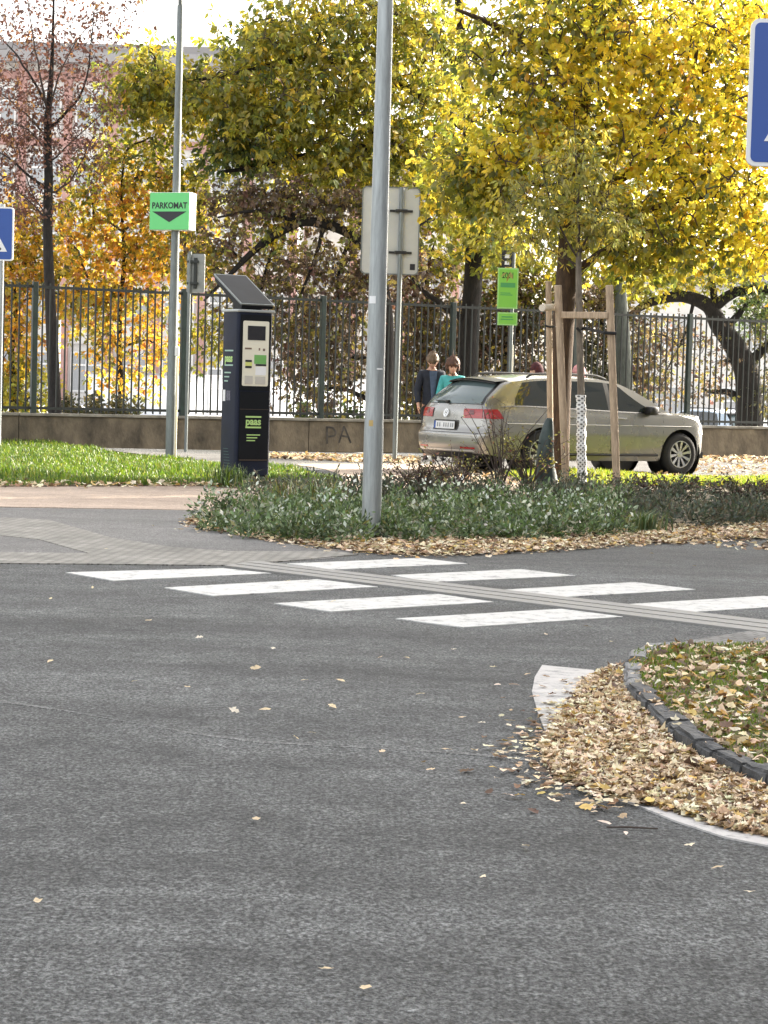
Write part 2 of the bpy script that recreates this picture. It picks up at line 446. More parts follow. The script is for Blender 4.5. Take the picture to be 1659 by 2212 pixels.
# worn white road paint
def paint(name, c, wear):
    m, nt, bs = newmat(name); N = nt.nodes; L = nt.links
    tc = N.new('ShaderNodeTexCoord'); nz = N.new('ShaderNodeTexNoise'); nz.inputs['Scale'].default_value = 7; nz.inputs['Detail'].default_value = 10; nz.inputs['Roughness'].default_value = .82
    L.new(tc.outputs['Object'], nz.inputs['Vector'])
    rp = N.new('ShaderNodeValToRGB'); e = rp.color_ramp.elements
    e[0].position = wear; e[0].color = (.22, .22, .22, 1); e[1].position = wear + .07; e[1].color = (*[x*.9 for x in c], 1)
    e2 = e.new(.62); e2.color = (*c, 1)
    L.new(nz.outputs['Fac'], rp.inputs['Fac']); L.new(rp.outputs['Color'], bs.inputs['Base Color']); bs.inputs['Roughness'].default_value = .7
    return m
m_paint = paint('white_paint', (.54, .54, .525), .40)
m_guide = paint('grey_guide_paint', (.245, .24, .225), .38)
stripes = [[(142, 1238), (245, 1256), (586, 1240), (480, 1229)], [(355, 1271), (461, 1289), (816, 1269), (684, 1253)],
           [(592, 1305), (715, 1323), (1067, 1302), (946, 1285)], [(855, 1338), (1000, 1357), (1346, 1334), (1212, 1317)],
           [(620, 1219), (719, 1232), (1010, 1219), (908, 1207)], [(845, 1244), (930, 1259), (1245, 1245), (1125, 1231)],
           [(1083, 1276), (1207, 1292), (1503, 1275), (1372, 1259)], [(1354, 1307), (1497, 1324), (1790, 1305), (1650, 1289)]]
for q in stripes: sheet('crossing_stripe', q, m_paint, .006)
# guide strip for the blind across the road: three pale bands with dark gaps
gl0, gl1 = (484, 1224), (1700, 1374); gu0, gu1 = (553, 1214), (1700, 1348)
def lerp2(a, b, t): return (a[0]+(b[0]-a[0])*t, a[1]+(b[1]-a[1])*t)
for t0, t1 in ((0, .28), (.36, .64), (.72, 1.0)):
    sheet('guide_strip', [lerp2(gl0, gu0, t0), lerp2(gl1, gu1, t0), lerp2(gl1, gu1, t1), lerp2(gl0, gu0, t1)], m_guide, .010)
# white painted edge band round the island
m_edge = paint('edge_paint', (.48, .465, .45), .42)
sheet('edge_line', [(1171, 1439), (1283, 1450), (1283, 1490), (1300, 1560), (1400, 1650), (1560, 1730), (1900, 1800), (1900, 1872), (1700, 1838), (1659, 1830), (1567, 1812), (1460, 1777), (1371, 1741), (1300, 1715),
                    (1225, 1660), (1183, 1596), (1162, 1542), (1149, 1496), (1155, 1465)], m_edge, .006)

# ------------------------------------------------------------------ island: kerb stones, soil
m_granite = mat('dark_granite', (.055, .056, .058), .75, var=.35, vscale=14, bump=.5, bscale=30)
m_granite2 = mat('pale_granite', (.19, .19, .19), .8, var=.2, vscale=18, bump=.3, bscale=40)
kerb_px = [(1462, 1404), (1400, 1408), (1362, 1424), (1352, 1442), (1347, 1470), (1351, 1503), (1372, 1524), (1397, 1543), (1413, 1566), (1452, 1604), (1496, 1632), (1537, 1652), (1600, 1681), (1655, 1707), (1730, 1738), (1830, 1770)]
inner = []
rk = random.Random(3)
kp = [G(*p) for p in kerb_px]
for i in range(len(kp)-1):
    a, b = kp[i], kp[i+1]; d = b - a; L_ = d.length; d.normalize(); n = V((-d.y, d.x, 0))
    k = max(1, round(L_/.24))
    for j in range(k):
        p = a + d*(L_*(j+.5)/k); ln = L_/k - .012; h = (.045 if i < 5 else .056) + rk.uniform(-.008, .008); wd = .095 + rk.uniform(-.02, .02)
        mb = MB(); ang = math.atan2(d.y, d.x) + rk.uniform(-.05, .05)
        bm = bmesh.new(); bmesh.ops.create_cube(bm, size=1)
        for v in bm.verts: v.co = V((v.co.x*ln, v.co.y*wd, v.co.z*(h+.06)))
        bmesh.ops.subdivide_edges(bm, edges=bm.edges[:], cuts=2, use_grid_fill=True)
        bmesh.ops.bevel(bm, geom=[e for e in bm.edges if len(e.link_faces) == 2 and e.calc_face_angle(0) > .5], offset=.012, segments=2, affect='EDGES')
        for v in bm.verts: v.co += V((rk.uniform(-1, 1), rk.uniform(-1, 1), rk.uniform(-1, 1)))*.005
        me = bpy.data.meshes.new('kerb_stone'); bm.to_mesh(me); bm.free(); me.materials.append(m_granite2 if i < 5 else m_granite)
        o = link('kerb_stone', me); o.location = (p + n*wd*.5) + V((0, 0, (h-.06)/2)); o.rotation_euler = (rk.uniform(-.03, .03), rk.uniform(-.03, .03), ang)
        o['kind'] = 'structure'
m_soil = mat('leafy_soil', (.11, .085, .05), .95, var=.4, vscale=9, bump=.5, bscale=30)
isl_px = [(1462, 1407), (1405, 1414), (1372, 1428), (1362, 1445), (1358, 1470), (1362, 1500), (1385, 1520), (1410, 1540), (1428, 1562), (1464, 1598), (1508, 1626), (1548, 1645), (1610, 1673), (1665, 1698), (1740, 1730), (1830, 1758), (2300, 1800), (2300, 1380), (1659, 1402)]
isl_soil, isl_poly = sheet('island_soil', isl_px, m_soil, .028)
bed_px = [(402, 1128), (430, 1108), (480, 1092), (560, 1078), (700, 1066), (860, 1056), (1000, 1052), (1180, 1050), (1450, 1052), (1900, 1062), (2300, 1070), (2300, 1186), (1900, 1172), (1659, 1163), (1500, 1166), (1400, 1174), (1250, 1184), (1100, 1193), (980, 1199), (850, 1198), (720, 1186), (560, 1164), (450, 1142)]
bed_soil, bed_poly = sheet('bed_soil', smooth_poly(bed_px, 3), m_soil, .009)
lawnL_px = [(-420, 950), (0, 957), (120, 963), (230, 981), (330, 992), (480, 1004), (575, 1010), (645, 1018), (690, 1030), (740, 1043), (690, 1046), (560, 1050), (480, 1051), (240, 1052), (0, 1053), (-420, 1050)]
lawn1, lawnL = sheet('lawn_soil', lawnL_px, m_soil, .018)
lawnR_px = [(1080, 1022), (1180, 1022), (1300, 1027), (1450, 1032), (1659, 1037), (2300, 1052), (2300, 1072), (1659, 1056), (1450, 1052), (1200, 1050), (1130, 1046)]
lawn2, lawnR = sheet('lawn_soil', lawnR_px, m_soil, .018)
# ------------------------------------------------------------------ metal, paint and plastic
m_galv = mat('galvanised_steel', (.30, .325, .33), .42, metal=.6, var=.18, vscale=6, stretch=(6, 6, .6), bump=.05, bscale=60)
m_galv2 = mat('dull_galvanised_steel', (.17, .19, .19), .5, metal=.4, var=.2, vscale=7, stretch=(6, 6, .8))
m_alu = mat('sign_back_aluminium', (.50, .515, .51), .5, metal=.35, var=.06, vscale=3)
m_dkgreen = mat('dark_green_paint', (.012, .026, .022), .5, var=.3, vscale=5)
m_bargreen = mat('fence_bar_paint', (.014, .018, .016), .6, var=.3, vscale=9)
m_black = mat('black_plastic', (.012, .012, .013), .45)
m_rubber = mat('rubber', (.016, .016, .017), .8, var=.3, vscale=20)
m_white = mat('white_enamel', (.78, .79, .80), .35)
m_blue = mat('sign_blue', (.018, .075, .33), .35)
m_ink = mat('dark_ink', (.014, .015, .022), .5)
m_green = mat('sign_green', (.14, .62, .20), .4)
m_green2 = mat('lime_sign_green', (.20, .52, .075), .45)
m_green3 = mat('lime_sign_rim', (.33, .60, .22), .45)
m_green4 = mat('deep_print_green', (.07, .30, .10), .5)
m_lime = mat('lime_print', (.42, .62, .22), .5)
m_mint = mat('mint_print', (.30, .45, .38), .5)
m_cream = mat('cream_panel', (.74, .71, .58), .4)
m_navy = mat('navy_paint', (.008, .012, .028), .5, var=.2, vscale=4, spec=.25)
m_blackpaint = mat('black_paint', (.006, .0075, .010), .5, var=.2, vscale=4, spec=.2)
m_sticker = mat('white_sticker', (.75, .76, .76), .5)

def pole_geo(mb, h, r0, r1, n=20):
    mb.tube([(0, 0, h*k/6) for k in range(7)], [r0 + (r1-r0)*k/6 for k in range(7)], n)

# lamp post by the crossing
p = G(801, 1165)
lamp = empty('lamp_post', p)
tag(lamp, 'tall galvanised steel lamp post standing in the leaf litter by the zebra crossing', 'lamp post')
b = MB(); b.lathe([(.082, 0), (.082, .9), (.0795, .95), (.074, 2.2), (.066, 4.0), (.058, 5.6), (.056, 7.0)], 28)
b.build('pole', m_galv, lamp, smooth=True)
b = MB(); b.lathe([(.12, 0), (.12, .012), (.086, .014), (.086, .03)], 24); b.build('base_plate', m_galv2, lamp, smooth=True)
b = MB(); b.tube([(0, 0, 6.95), (-.05, -.2, 7.25), (-.15, -.9, 7.4)], .035, 12); b.build('arm', m_galv, lamp, smooth=True)
b = MB(); b.box((-.19, -1.2, 7.4), (.26, .62, .09), Matrix.Rotation(R(-9), 3, 'Z'), .03); b.build('lamp_head', m_galv2, lamp, smooth=True)
def wrap(zc, a0, da, h, r, m, name, parent):
    b = MB(); b.grid(lambda u, v: (r*math.cos(R(a0+da*(u-.5))), r*math.sin(R(a0+da*(u-.5))), zc + h*(v-.5)), 8, 2)
    return b.build(name, m, parent, smooth=True)
wrap(1.99, -125, 50, .062, .0768, m_sticker, 'sticker', lamp)
wrap(.97, -108, 26, .05, .0815, mat('orange_sticker', (.45, .32, .12), .6), 'sticker', lamp)
wrap(1.42, -62, 40, .012, .0795, m_sticker, 'sticker', lamp)

# zone board seen from behind on a thin pole
p = G(852, 999)
s1 = empty('zone_sign', p, R(4))
tag(s1, 'large blank metal sign seen from behind, half covered by the lamp post', 'road sign')
b = MB(); pole_geo(b, 4.52, .04, .04, 16); b.build('pole', m_galv2, s1, smooth=True)
sy = p.y; zt = at(845, 405, sy).z - p.z; zb = at(845, 591, sy).z - p.z; sw = .93
b = MB(); cz = (zt+zb)/2
b.prism(rrect(sw, zt-zb, .07), -.012, .012, face_tf((-.17, .058, cz), (1, 0, 0), (0, 0, 1)))
board = b.build('board', m_alu, s1)
b = MB()
outer = rrect(sw+.03, zt-zb+.03, .08); inn = rrect(sw-.005, zt-zb-.005, .068); n_ = len(outer); tf = face_tf((-.17, .058, cz), (1, 0, 0), (0, 0, 1))
vs = [tf @ V((x, y, z)) for z in (-.02, .03) for ring in (outer, inn) for x, y in ring]
fs = []
for i in range(n_):
    j = (i+1) % n_
    fs += [(i, j, n_+j, n_+i), (2*n_+i, 3*n_+i, 3*n_+j, 2*n_+j), (i, 2*n_+i, 2*n_+j, j), (n_+i, n_+j, 3*n_+j, 3*n_+i)]
b.add(vs, fs); b.build('rim', m_galv2, board)
for zz in (at(845, 455, sy).z - p.z, at(845, 545, sy).z - p.z):
    b = MB(); b.box((0, -.02, zz), (.20, .05, .05), None, .008); b.box((0, .03, zz), (.38, .03, .035)); b.build('bracket', m_black, s1)
b = MB(); b.box((.21, .042, zb + .12), (.085, .004, .10)); b.build('label_plate', m_ink, board)
b = MB(); b.prism(rrect(sw-.02, zt-zb-.02, .06), 0, .002, face_tf((-.17, .071, cz), (-1, 0, 0), (0, 0, 1))); b.build('sign_face', m_white, board)

# small plate seen from behind at the left
p = G(401, 976)
s2 = empty('plate_sign', p, R(-14))
tag(s2, 'small grey sign plate seen from behind on a thin pole beside the parking machine', 'road sign')
b = MB(); pole_geo(b, 3.52, .028, .028, 12); b.build('pole', m_galv2, s2, smooth=True)
zt = at(418, 548, p.y).z; zb = at(418, 632, p.y).z
b = MB(); b.prism(rrect(.33, zt-zb, .03), -.01, .01, face_tf((.10, .04, (zt+zb)/2), (1, 0, 0), (0, 0, 1))); b.build('board', mat('weathered_aluminium', (.26, .27, .26), .6, metal=.3, var=.15, vscale=6), s2)
b = MB(); b.box((.10, .014, (zt+zb)/2), (.055, .03, zt-zb-.14)); b.build('stiffener', m_bargreen, s2)
for zz in (zb+.16, zt-.14):
    b = MB(); b.box((.06, -.005, zz), (.2, .04, .04)); b.build('bracket', m_bargreen, s2)

# pole with the green box sign
p = G(368, 991)
pk = empty('parking_sign_pole', p)
tag(pk, 'tall grey pole carrying a green PARKOMAT box sign', 'sign pole')
b = MB(); b.lathe([(.083, 0), (.083, 1.0), (.075, 1.05), (.066, 3.4), (.058, 5.2), (.052, 7.2)], 22); b.build('pole', m_galv2, pk, smooth=True)
b = MB(); b.tube([(0, -.3, 7.5), (0, -.1, 7.45), (0, 0, 7.15)], .035, 10); b.build('arm', m_galv2, pk, smooth=True)
zt = at(367, 417, p.y).z; zb = at(367, 498, p.y).z; bw = .70
bx = empty('box_sign', (0, 0, 0)); bx.parent = pk
RZ = Matrix.Rotation(R(-20), 3, 'Z')
c0 = V((-.045, -.02, (zt+zb)/2))
b = MB(); b.box(c0, (bw, .25, zt-zb), RZ, .012); b.build('sign_case', m_white, bx)
fr = RZ @ V((1, 0, 0)); fo = RZ @ V((0, -1, 0))
tf = face_tf(c0 + fo*.127, fr, (0, 0, 1))
b = MB(); b.prism(rrect(bw-.01, zt-zb-.01, .012), 0, .003, tf); b.build('sign_face', m_green, bx)
b = MB(); vs, fs = text_mb('PARKOMAT', .135, bold=.0035, sx=.86); b.add([tf @ (v + V((0, .085, .005))) for v in vs], fs); b.build('lettering', m_ink, bx)
b = MB(); b.prism([(-.30, -.005), (0, -.175), (.30, -.005)], .003, .006, tf); b.build('arrow', m_ink, bx)
b = MB(); b.tube([(.085, -.075, 0), (.085, -.07, 1.62)], .018, 8); b.build('cable_pipe', mat('yellow_lit_conduit', (.74, .66, .46), .5), pk, smooth=True)  # pipe colour includes the yellowish light falling on it
b = MB(); b.box((.075, -.072, 1.72), (.07, .05, .16), None, .015); b.build('junction_box', m_white, pk)

# pedestrian crossing signs
def crossing_sign(size, name, label, p, rz, zc, off, pole_r):
    o = empty(name, p, rz); tag(o, label, 'road sign', 'pedestrian crossing signs')
    b = MB(); pole_geo(b, zc + size*.56, pole_r, pole_r, 14); b.build('pole', m_galv, o, smooth=True)
    tf = face_tf((off, -pole_r-.035, zc), (1, 0, 0), (0, 0, 1)); s = size
    b = MB(); b.prism(rrect(s, s, s*.06), -.02, .006, tf); plate = b.build('board', m_white, o)
    b = MB(); b.prism(rrect(s*.945, s*.945, s*.04), .006, .009, tf); b.build('blue_field', m_blue, plate)
    b = MB(); b.prism([(-.385*s, -.33*s), (.385*s, -.33*s), (0, .36*s)], .009, .012, tf); b.build('white_triangle', m_white, plate)
    b = MB()                                             # walking figure on the stripes
    def cap(x0, y0, x1, y1, w0, w1):
        d = V((x1-x0, y1-y0)).normalized(); n = V((-d.y, d.x))
        b.prism([(s*(x0+n.x*w0), s*(y0+n.y*w0)), (s*(x0-n.x*w0), s*(y0-n.y*w0)), (s*(x1-n.x*w1), s*(y1-n.y*w1)), (s*(x1+n.x*w1), s*(y1+n.y*w1))], .012, .015, tf)
    b.prism([(s*(.0+.035*math.cos(a*.524)), s*(.17+.035*math.sin(a*.524))) for a in range(12)], .012, .015, tf)
    cap(0, .13, -.01, -.03, .035, .03); cap(0, -.02, .07, -.14, .022, .018); cap(.07, -.14, .06, -.24, .018, .016)
    cap(-.02, -.02, -.06, -.14, .022, .018); cap(-.06, -.14, -.12, -.22, .018, .016); cap(.02, .11, .10, .02, .017, .014); cap(-.02, .11, -.09, .03, .017, .014)
    for k in range(-2, 3): cap(.11*k*.9, -.225, .13*k, -.30, .022, .026)
    b.build('pictogram', m_ink, plate)
    for dz in (-.25*s, .25*s):
        b = MB(); b.box((off*.5, -pole_r*.5, zc+dz), (abs(off)+.12, pole_r*2+.03, .04)); b.build('bracket', m_galv2, o)
    return o
yb = 38.5; zc = at(-25, 505, yb).z
pl = at(-2, 900, yb); pl.z = 0
crossing_sign(.93, 'crossing_sign', 'blue pedestrian crossing sign on a grey pole at the left edge behind the lawn', pl, R(-3), zc, at(-26, 505, yb).x - pl.x, .04)
yb = 11.3; c_ = at(1619+158, 203, yb)
crossing_sign(.745, 'crossing_sign', 'blue pedestrian crossing sign high up at the right edge, nearest and largest', V((c_.x+.02, c_.y+.07, 0)), R(-2), c_.z, -.02, .035)

# green board with the zone number
p = G(1096, 994)
zs = empty('zone_board', p, R(3)); tag(zs, 'green notice board above a smaller green plate on a pole behind the car', 'notice sign')
yb = p.y; X = lambda px, py: at(px, py, yb).x - p.x; Z = lambda px, py: at(px, py, yb).z
b = MB(); pole_geo(b, Z(1100, 545), .03, .03, 14); b.build('pole', m_galv2, zs, smooth=True)
b = MB(); b.tube([(.035, -.03, 0), (.035, -.03, Z(1100, 745))], .012, 8); b.build('pipe', m_cream, zs, smooth=True)
def plate(px0, py0, px1, py1, m, name, dy, rim=None):
    x0, x1, z0, z1 = X(px0, (py0+py1)/2), X(px1, (py0+py1)/2), Z((px0+px1)/2, py1), Z((px0+px1)/2, py0)
    tf = face_tf(((x0+x1)/2, -.035-dy, (z0+z1)/2), (1, 0, 0), (0, 0, 1)); wd, ht = x1-x0, z1-z0
    b = MB(); b.prism(rrect(wd, ht, .012), -.012, .004, tf); o = b.build(name, rim or m, zs)
    if rim:
        b = MB(); b.prism(rrect(wd-.045, ht-.05, .008), .004, .006, tf); b.build('panel_print', m, o)
    return o, tf, wd, ht
o1, tf, wd, ht = plate(1074, 579, 1118.5, 667, m_green2, 'board', .01, m_green3)
b = MB(); vs, fs = text_mb('2001', .15, bold=.001, sx=.74); b.add([tf @ (v + V((0, ht*.31, .007))) for v in vs], fs); b.build('lettering', m_ink, o1)
b = MB(); b.prism([(-wd*.36, ht*.02), (wd*.36, ht*.02), (wd*.36, ht*.135), (-wd*.36, ht*.135)], .006, .008, tf)
for k, wl in enumerate((.25, .3)): b.prism([(-wd*.36, ht*(-.13-.045*k)), (-wd*.36+wd*wl*2, ht*(-.13-.045*k)), (-wd*.36+wd*wl*2, ht*(-.108-.045*k)), (-wd*.36, ht*(-.108-.045*k))], .006, .008, tf)
b.build('print', m_green4, o1)
o1, tf, wd, ht = plate(1074, 675, 1117, 703, m_green2, 'lower_board', .01, m_green3)
b = MB(); b.prism([(-wd*.3, ht*.1), (wd*.26, ht*.1), (wd*.26, ht*.2), (-wd*.3, ht*.2)], .006, .008, tf); b.prism([(-wd*.34, -ht*.08), (wd*.3, -ht*.08), (wd*.3, 0), (-wd*.34, 0)], .006, .008, tf)
b.build('print', m_green4, o1)
o1, tf, wd, ht = plate(1083, 541, 1106, 577, m_ink, 'dark_plate', .012)
b = MB()
for yy in (.13, -.27): b.prism([(-wd*.22, ht*(yy-.1)), (wd*.30, ht*(yy-.1)), (wd*.22, ht*(yy+.12)), (-wd*.18, ht*(yy+.12))], .004, .006, tf)
b.build('print', m_white, o1)

# ------------------------------------------------------------------ parking machine
p = G(527, 1046)
s_ = F / p.y
PH = R(33)
mc = empty('parking_machine', p, PH)                   # local -y is its front
tag(mc, 'dark blue parking ticket machine with a tilted solar panel on top', 'parking machine')
wf, dp, hh = .50, .40, 2.13
b = MB(); b.box((0, 0, .06), (wf-.04, dp-.04, .12), None, .01); b.build('plinth', m_blackpaint, mc)
b = MB()
prof = rrect(wf, dp, .045, 4)
b.prism(prof, .12, hh)
body = b.build('cabinet', m_navy, mc, smooth=True, angle=30)
front = lambda x, z, d=0: V((x, -dp/2 - d, z))
tfF = face_tf((0, -dp/2, 0), (1, 0, 0), (0, 0, 1)); tfL = face_tf((-wf/2, 0, 0), (0, -1, 0), (0, 0, 1))
def rect(b, tf, x0, x1, z0, z1, d0, d1): b.prism([(x0, z0), (x1, z0), (x1, z1), (x0, z1)], d0, d1, tf)
b = MB(); rect(b, tfF, -wf/2+.035, wf/2-.035, 1.17, hh-.03, .0, .010); b.build('upper_door', m_blackpaint, mc)
b = MB(); rect(b, tfF, -wf/2+.045, wf/2-.045, .30, 1.155, .0, .014); ld = b.build('lower_door', m_blackpaint, mc)
b = MB(); rect(b, tfF, -wf/2+.045, wf/2-.045, .935, .940, .014, .016); rect(b, tfF, -wf/2+.05, wf/2-.05, .305, .317, .014, .017)
b.build('door_trim', mat('bronze_trim', (.10, .075, .06), .4, metal=.5), ld)
b = MB()
for zz in (.845, .715): rect(b, tfF, -.12, .10, zz-.010, zz+.010, .014, .017)
vs, fs = text_mb('paas', .125, bold=.004); b.add([tfF @ (v + V((-.01, .785, .016))) for v in vs], fs)
for k, wl in enumerate((.19, .15, .12)): rect(b, tfF, -.10, -.10+wl, .615-.035*k, .628-.035*k, .014, .017)
b.build('lettering', m_lime, ld)
b = MB(); b.prism(rrect(.365, .80, .02, cy=1.625), .010, .018, tfF); fp = b.build('control_panel', m_cream, mc)
b = MB(); rect(b, tfF, -.12, .13, 1.79, 1.965, .018, .022); b.build('screen', mat('dark_screen', (.015, .014, .018), .15), fp)
for q_ in ((-.155, -.06, 1.675, 1.695), (.04, .06, 1.665, 1.695), (.10, .13, 1.66, 1.69)):
    b = MB(); rect(b, tfF, *q_, .018, .020); b.build('button', mat('brown_print', (.16, .11, .08), .6), fp)
b = MB(); rect(b, tfF, -.02, .15, 1.50, 1.61, .018, .021); b.build('card_reader', mat('card_green', (.16, .40, .11), .5), fp)
b = MB(); rect(b, tfF, 0, .15, 1.475, 1.497, .018, .022); b.build('card_slot', m_ink, fp)
for z0_ in (1.445, 1.52):
    b = MB(); rect(b, tfF, -.145, -.055, z0_, z0_+.025, .018, .022); b.build('coin_slot', m_ink, fp)
b = MB(); rect(b, tfF, -.145, -.05, 1.472, 1.518, .018, .021); b.build('coin_plate', mat('yellow_plate', (.62, .66, .20), .5), fp)
b = MB(); rect(b, tfF, 0, .15, 1.36, 1.465, .018, .020); b.build('notice', m_white, fp)
b = MB(); rect(b, tfF, -.15, -.04, 1.25, 1.35, .018, .026); b.build('ticket_flap', mat('grey_flap', (.5, .48, .43), .5), fp)
b = MB(); rect(b, tfF, .0, .14, 1.25, 1.345, .018, .024); b.build('ticket_flap', mat('grey_flap', (.5, .48, .43), .5), fp)
b = MB()
for zz, c in ((1.655, 0), (1.475, 0)): rect(b, tfL, -.11, .10, zz-.009, zz+.009, .001, .004)
for k, wl in enumerate((.16, .12, .09)): rect(b, tfL, -.11, -.11+wl, 1.375-.052*k, 1.392-.052*k, .001, .004)
b.build('stripe_print', m_mint, mc)
b = MB(); vs, fs = text_mb('paas', .14, bold=.004, sx=.8); b.add([tfL @ (v + V((-.01, 1.56, .004))) for v in vs], fs); b.build('lettering', m_lime, mc)
b = MB(); rect(b, tfL, -.14, -.08, 1.03, 1.17, .001, .003); b.build('sticker', m_sticker, mc)
b = MB(); rect(b, tfL, -.05, .05, 1.04, 1.16, .001, .003); b.build('sticker', mat('scuffed_sticker', (.10, .10, .13), .7, var=.6, vscale=40), mc)
b = MB()
for k in range(10): rect(b, tfL, -.10+.006*k, .02+.012*k, .44-.036*k, .446-.036*k, .001, .004)
b.build('vent_print', mat('teal_print', (.04, .10, .10), .5), mc)
b = MB(); b.box((.005, -.0, hh+.018), (wf+.03, dp+.03, .036), None, .012); b.build('top_cap', mat('light_grey_cap', (.38, .40, .39), .4, metal=.3), mc, smooth=True)
# solar head: a wedge housing with a framed panel that leans back and up
pf, pb = -dp/2 - .03, dp/2 + .30
zf, zbk = hh+.085, hh+.47
ww = wf*.94
b = MB()
hsec = [(pf, zf), (pf+.01, zf-.035), (pf+.12, zf-.035), (pb-.03, zbk-.075), (pb, zbk)]
vs = [V((x, y, z)) for x in (-ww/2+.015, ww/2-.015) for y, z in hsec]; k = len(hsec)
b.add(vs, [tuple(range(k)), tuple(range(2*k-1, k-1, -1))] + [(i, (i+1) % k, k+(i+1) % k, k+i) for i in range(k)])
b.box((0, .02, hh+.10), (wf*.55, dp*.6, .15), None, .02)
sh = b.build('solar_housing', m_blackpaint, mc)
sl_ = V((0, pb-pf, zbk-zf)); tfS = face_tf((0, (pf+pb)/2, (zf+zbk)/2), (1, 0, 0), sl_); Ls = sl_.length
b = MB(); b.prism(rrect(ww, Ls, .02), .001, .018, tfS); b.build('panel_frame', m_galv2, sh)
pc = mat('solar_cells', (.009, .010, .012), .4, var=.3, vscale=3, spec=.08)
b = MB(); rect(b, tfS, -ww/2+.02, ww/2-.02, -Ls/2+.02, Ls/2-.02, .018, .020); b.build('solar_panel', pc, sh)

# ------------------------------------------------------------------ wall and railing
m_conc = mat('old_concrete', (.075, .062, .045), .95, var=.4, vscale=1.9, bump=.6, bscale=14, c2=(.20, .165, .115), thr=(.32, .72), stretch=(1, 1, .7))
m_cap = mat('concrete_capping', (.20, .19, .16), .9, var=.35, vscale=3)
pitch = 2.94; tL = (FR-FL).length
along = lambda t, z=0, off=0: FL + fdir*t + fn*off + V((0, 0, z))
A0, A1 = -12.0, 30.0
ang = math.atan2(fdir.y, fdir.x)
RW = Matrix.Rotation(ang, 3, 'Z')
wl = empty('boundary_wall', along(0)); tag(wl, 'low weathered concrete wall along the far pavement under the railing', 'wall')
k0 = -4
i = 0
for k in range(-4, 10):
    t0, t1 = .3 + pitch*k, .3 + pitch*(k+1)
    b = MB(); b.box(along((t0+t1)/2, .24, -.16) - along(0), (t1-t0-.012, .30, .60), RW, .008); b.build('wall_section', m_conc, wl)
    b = MB(); b.box(along((t0+t1)/2, .565, -.16) - along(0), (t1-t0-.008, .36, .05), RW, .006); b.build('capping', m_cap, wl)
# faded graffiti strokes
g0 = FL + fdir*((at(716, 950, 43.2) - FL).dot(fdir)); tg = (g0 - FL).dot(fdir)
tfG = face_tf(along(tg, .28, -.004) - along(0), fdir, (0, 0, 1))
b = MB()
def stroke(pts, wd=.035):
    for (x0, y0), (x1, y1) in zip(pts, pts[1:]):
        d = V((x1-x0, y1-y0)).normalized(); n = V((-d.y, d.x))*wd/2
        b.add([tfG @ V((x0+n.x, y0+n.y, 0)), tfG @ V((x0-n.x, y0-n.y, 0)), tfG @ V((x1-n.x, y1-n.y, 0)), tfG @ V((x1+n.x, y1+n.y, 0))], [(0, 1, 2, 3)])
stroke([(-.27, .16), (-.26, -.18)]); stroke([(-.29, .14), (-.15, .14), (-.07, .05), (-.10, -.02), (-.24, -.04)])
stroke([(.0, -.16), (.10, .17), (.20, -.02), (.26, -.16)]); stroke([(.06, -.02), (.20, -.04), (.24, -.12)])
b.build('graffiti', mat('graffiti_black', (.05, .045, .04), .9, var=.5, vscale=7), wl)

fc = empty('railing_fence', along(0)); tag(fc, 'dark green steel railing of upright bars on the low concrete wall', 'fence')
zr = .59
for k in range(-3, 10):
    t = .62 + pitch*k
    if -9 < t < 28:
        b = MB(); b.box(along(t, 1.78, -.16)-along(0), (.10, .10, 2.38), RW, .008); b.build('fence_post', m_dkgreen, fc)
        b = MB()
        for zz in (zr+.09, 2.88): b.box(along(t+pitch/2, zz, -.16)-along(0), (pitch-.10, .035, .05), RW)
        nb = 20
        for j in range(1, nb):
            b.box(along(t+pitch*j/nb, 1.78, -.16)-along(0), (.026, .026, 2.34), RW)
        b.build('bar_panel', m_bargreen, fc)
# ------------------------------------------------------------------ young tree's stakes, ties, bag
m_stake = mat('weathered_stake_wood', (.40, .30, .205), .8, var=.28, vscale=5, stretch=(10, 10, 1.2), bump=.25, bscale=30)
m_endgrain = mat('pale_end_grain', (.68, .60, .48), .8, var=.15, vscale=20)
m_strap = mat('black_strap', (.012, .012, .013), .7)
def stake(px_b, py_b, px_t, py_t, r, dY=0.0, label=''):
    p = G(px_b, py_b, .01); q = at(px_t, py_t, p.y + dY)
    o = empty('tree_stake', p); tag(o, label, 'stake', 'wooden stakes round the young tree')
    b = MB(); d = q - p
    pts = [d*(k/8) for k in range(9)]
    b.tube([V((0, 0, -.1))] + pts, [r]*10, 14); b.build('post', m_stake, o, smooth=True)
    b = MB(); b.tube([d*.9995, d + d.normalized()*.004], r*.93, 14); b.build('cut_end', m_endgrain, o)
    return o, p, q
st1, p1, q1 = stake(1223, 1058, 1205, 617, .048, .02, 'pale wooden stake with the cross rail nailed to its right side')
st2, p2, q2 = stake(1333, 1066, 1316, 617, .048, .02, 'pale wooden stake standing alone at the right of the young tree')
st3, p3, q3 = stake(1190, 1040, 1185, 608, .042, .0, 'pale wooden stake rising out of the dark green watering bag')
ra = empty('cross_rail', p1.lerp(q1, .845)); tag(ra, 'short pale rail nailed level between two of the tree stakes', 'rail')
a = V((0, 0, 0)) + V((.03, -.055, .03)); c = p2.lerp(q2, .845) - p1.lerp(q1, .845) + V((-.03, -.045, .03))
b = MB(); b.beam(a, c, .055, .085, .012); b.build('rail_board', m_stake, ra)
rb = empty('cross_rail', p3.lerp(q3, .87)); tag(rb, 'round rail with a white cut end poking out left of the stakes', 'rail')
e0 = at(1183, 665, p1.y - .12) - rb.location; e1 = p3.lerp(q3, .87) - rb.location + V((.06, .5, 0))
e1 = p1.lerp(q1, .87) - rb.location + V((.0, -.09, 0))
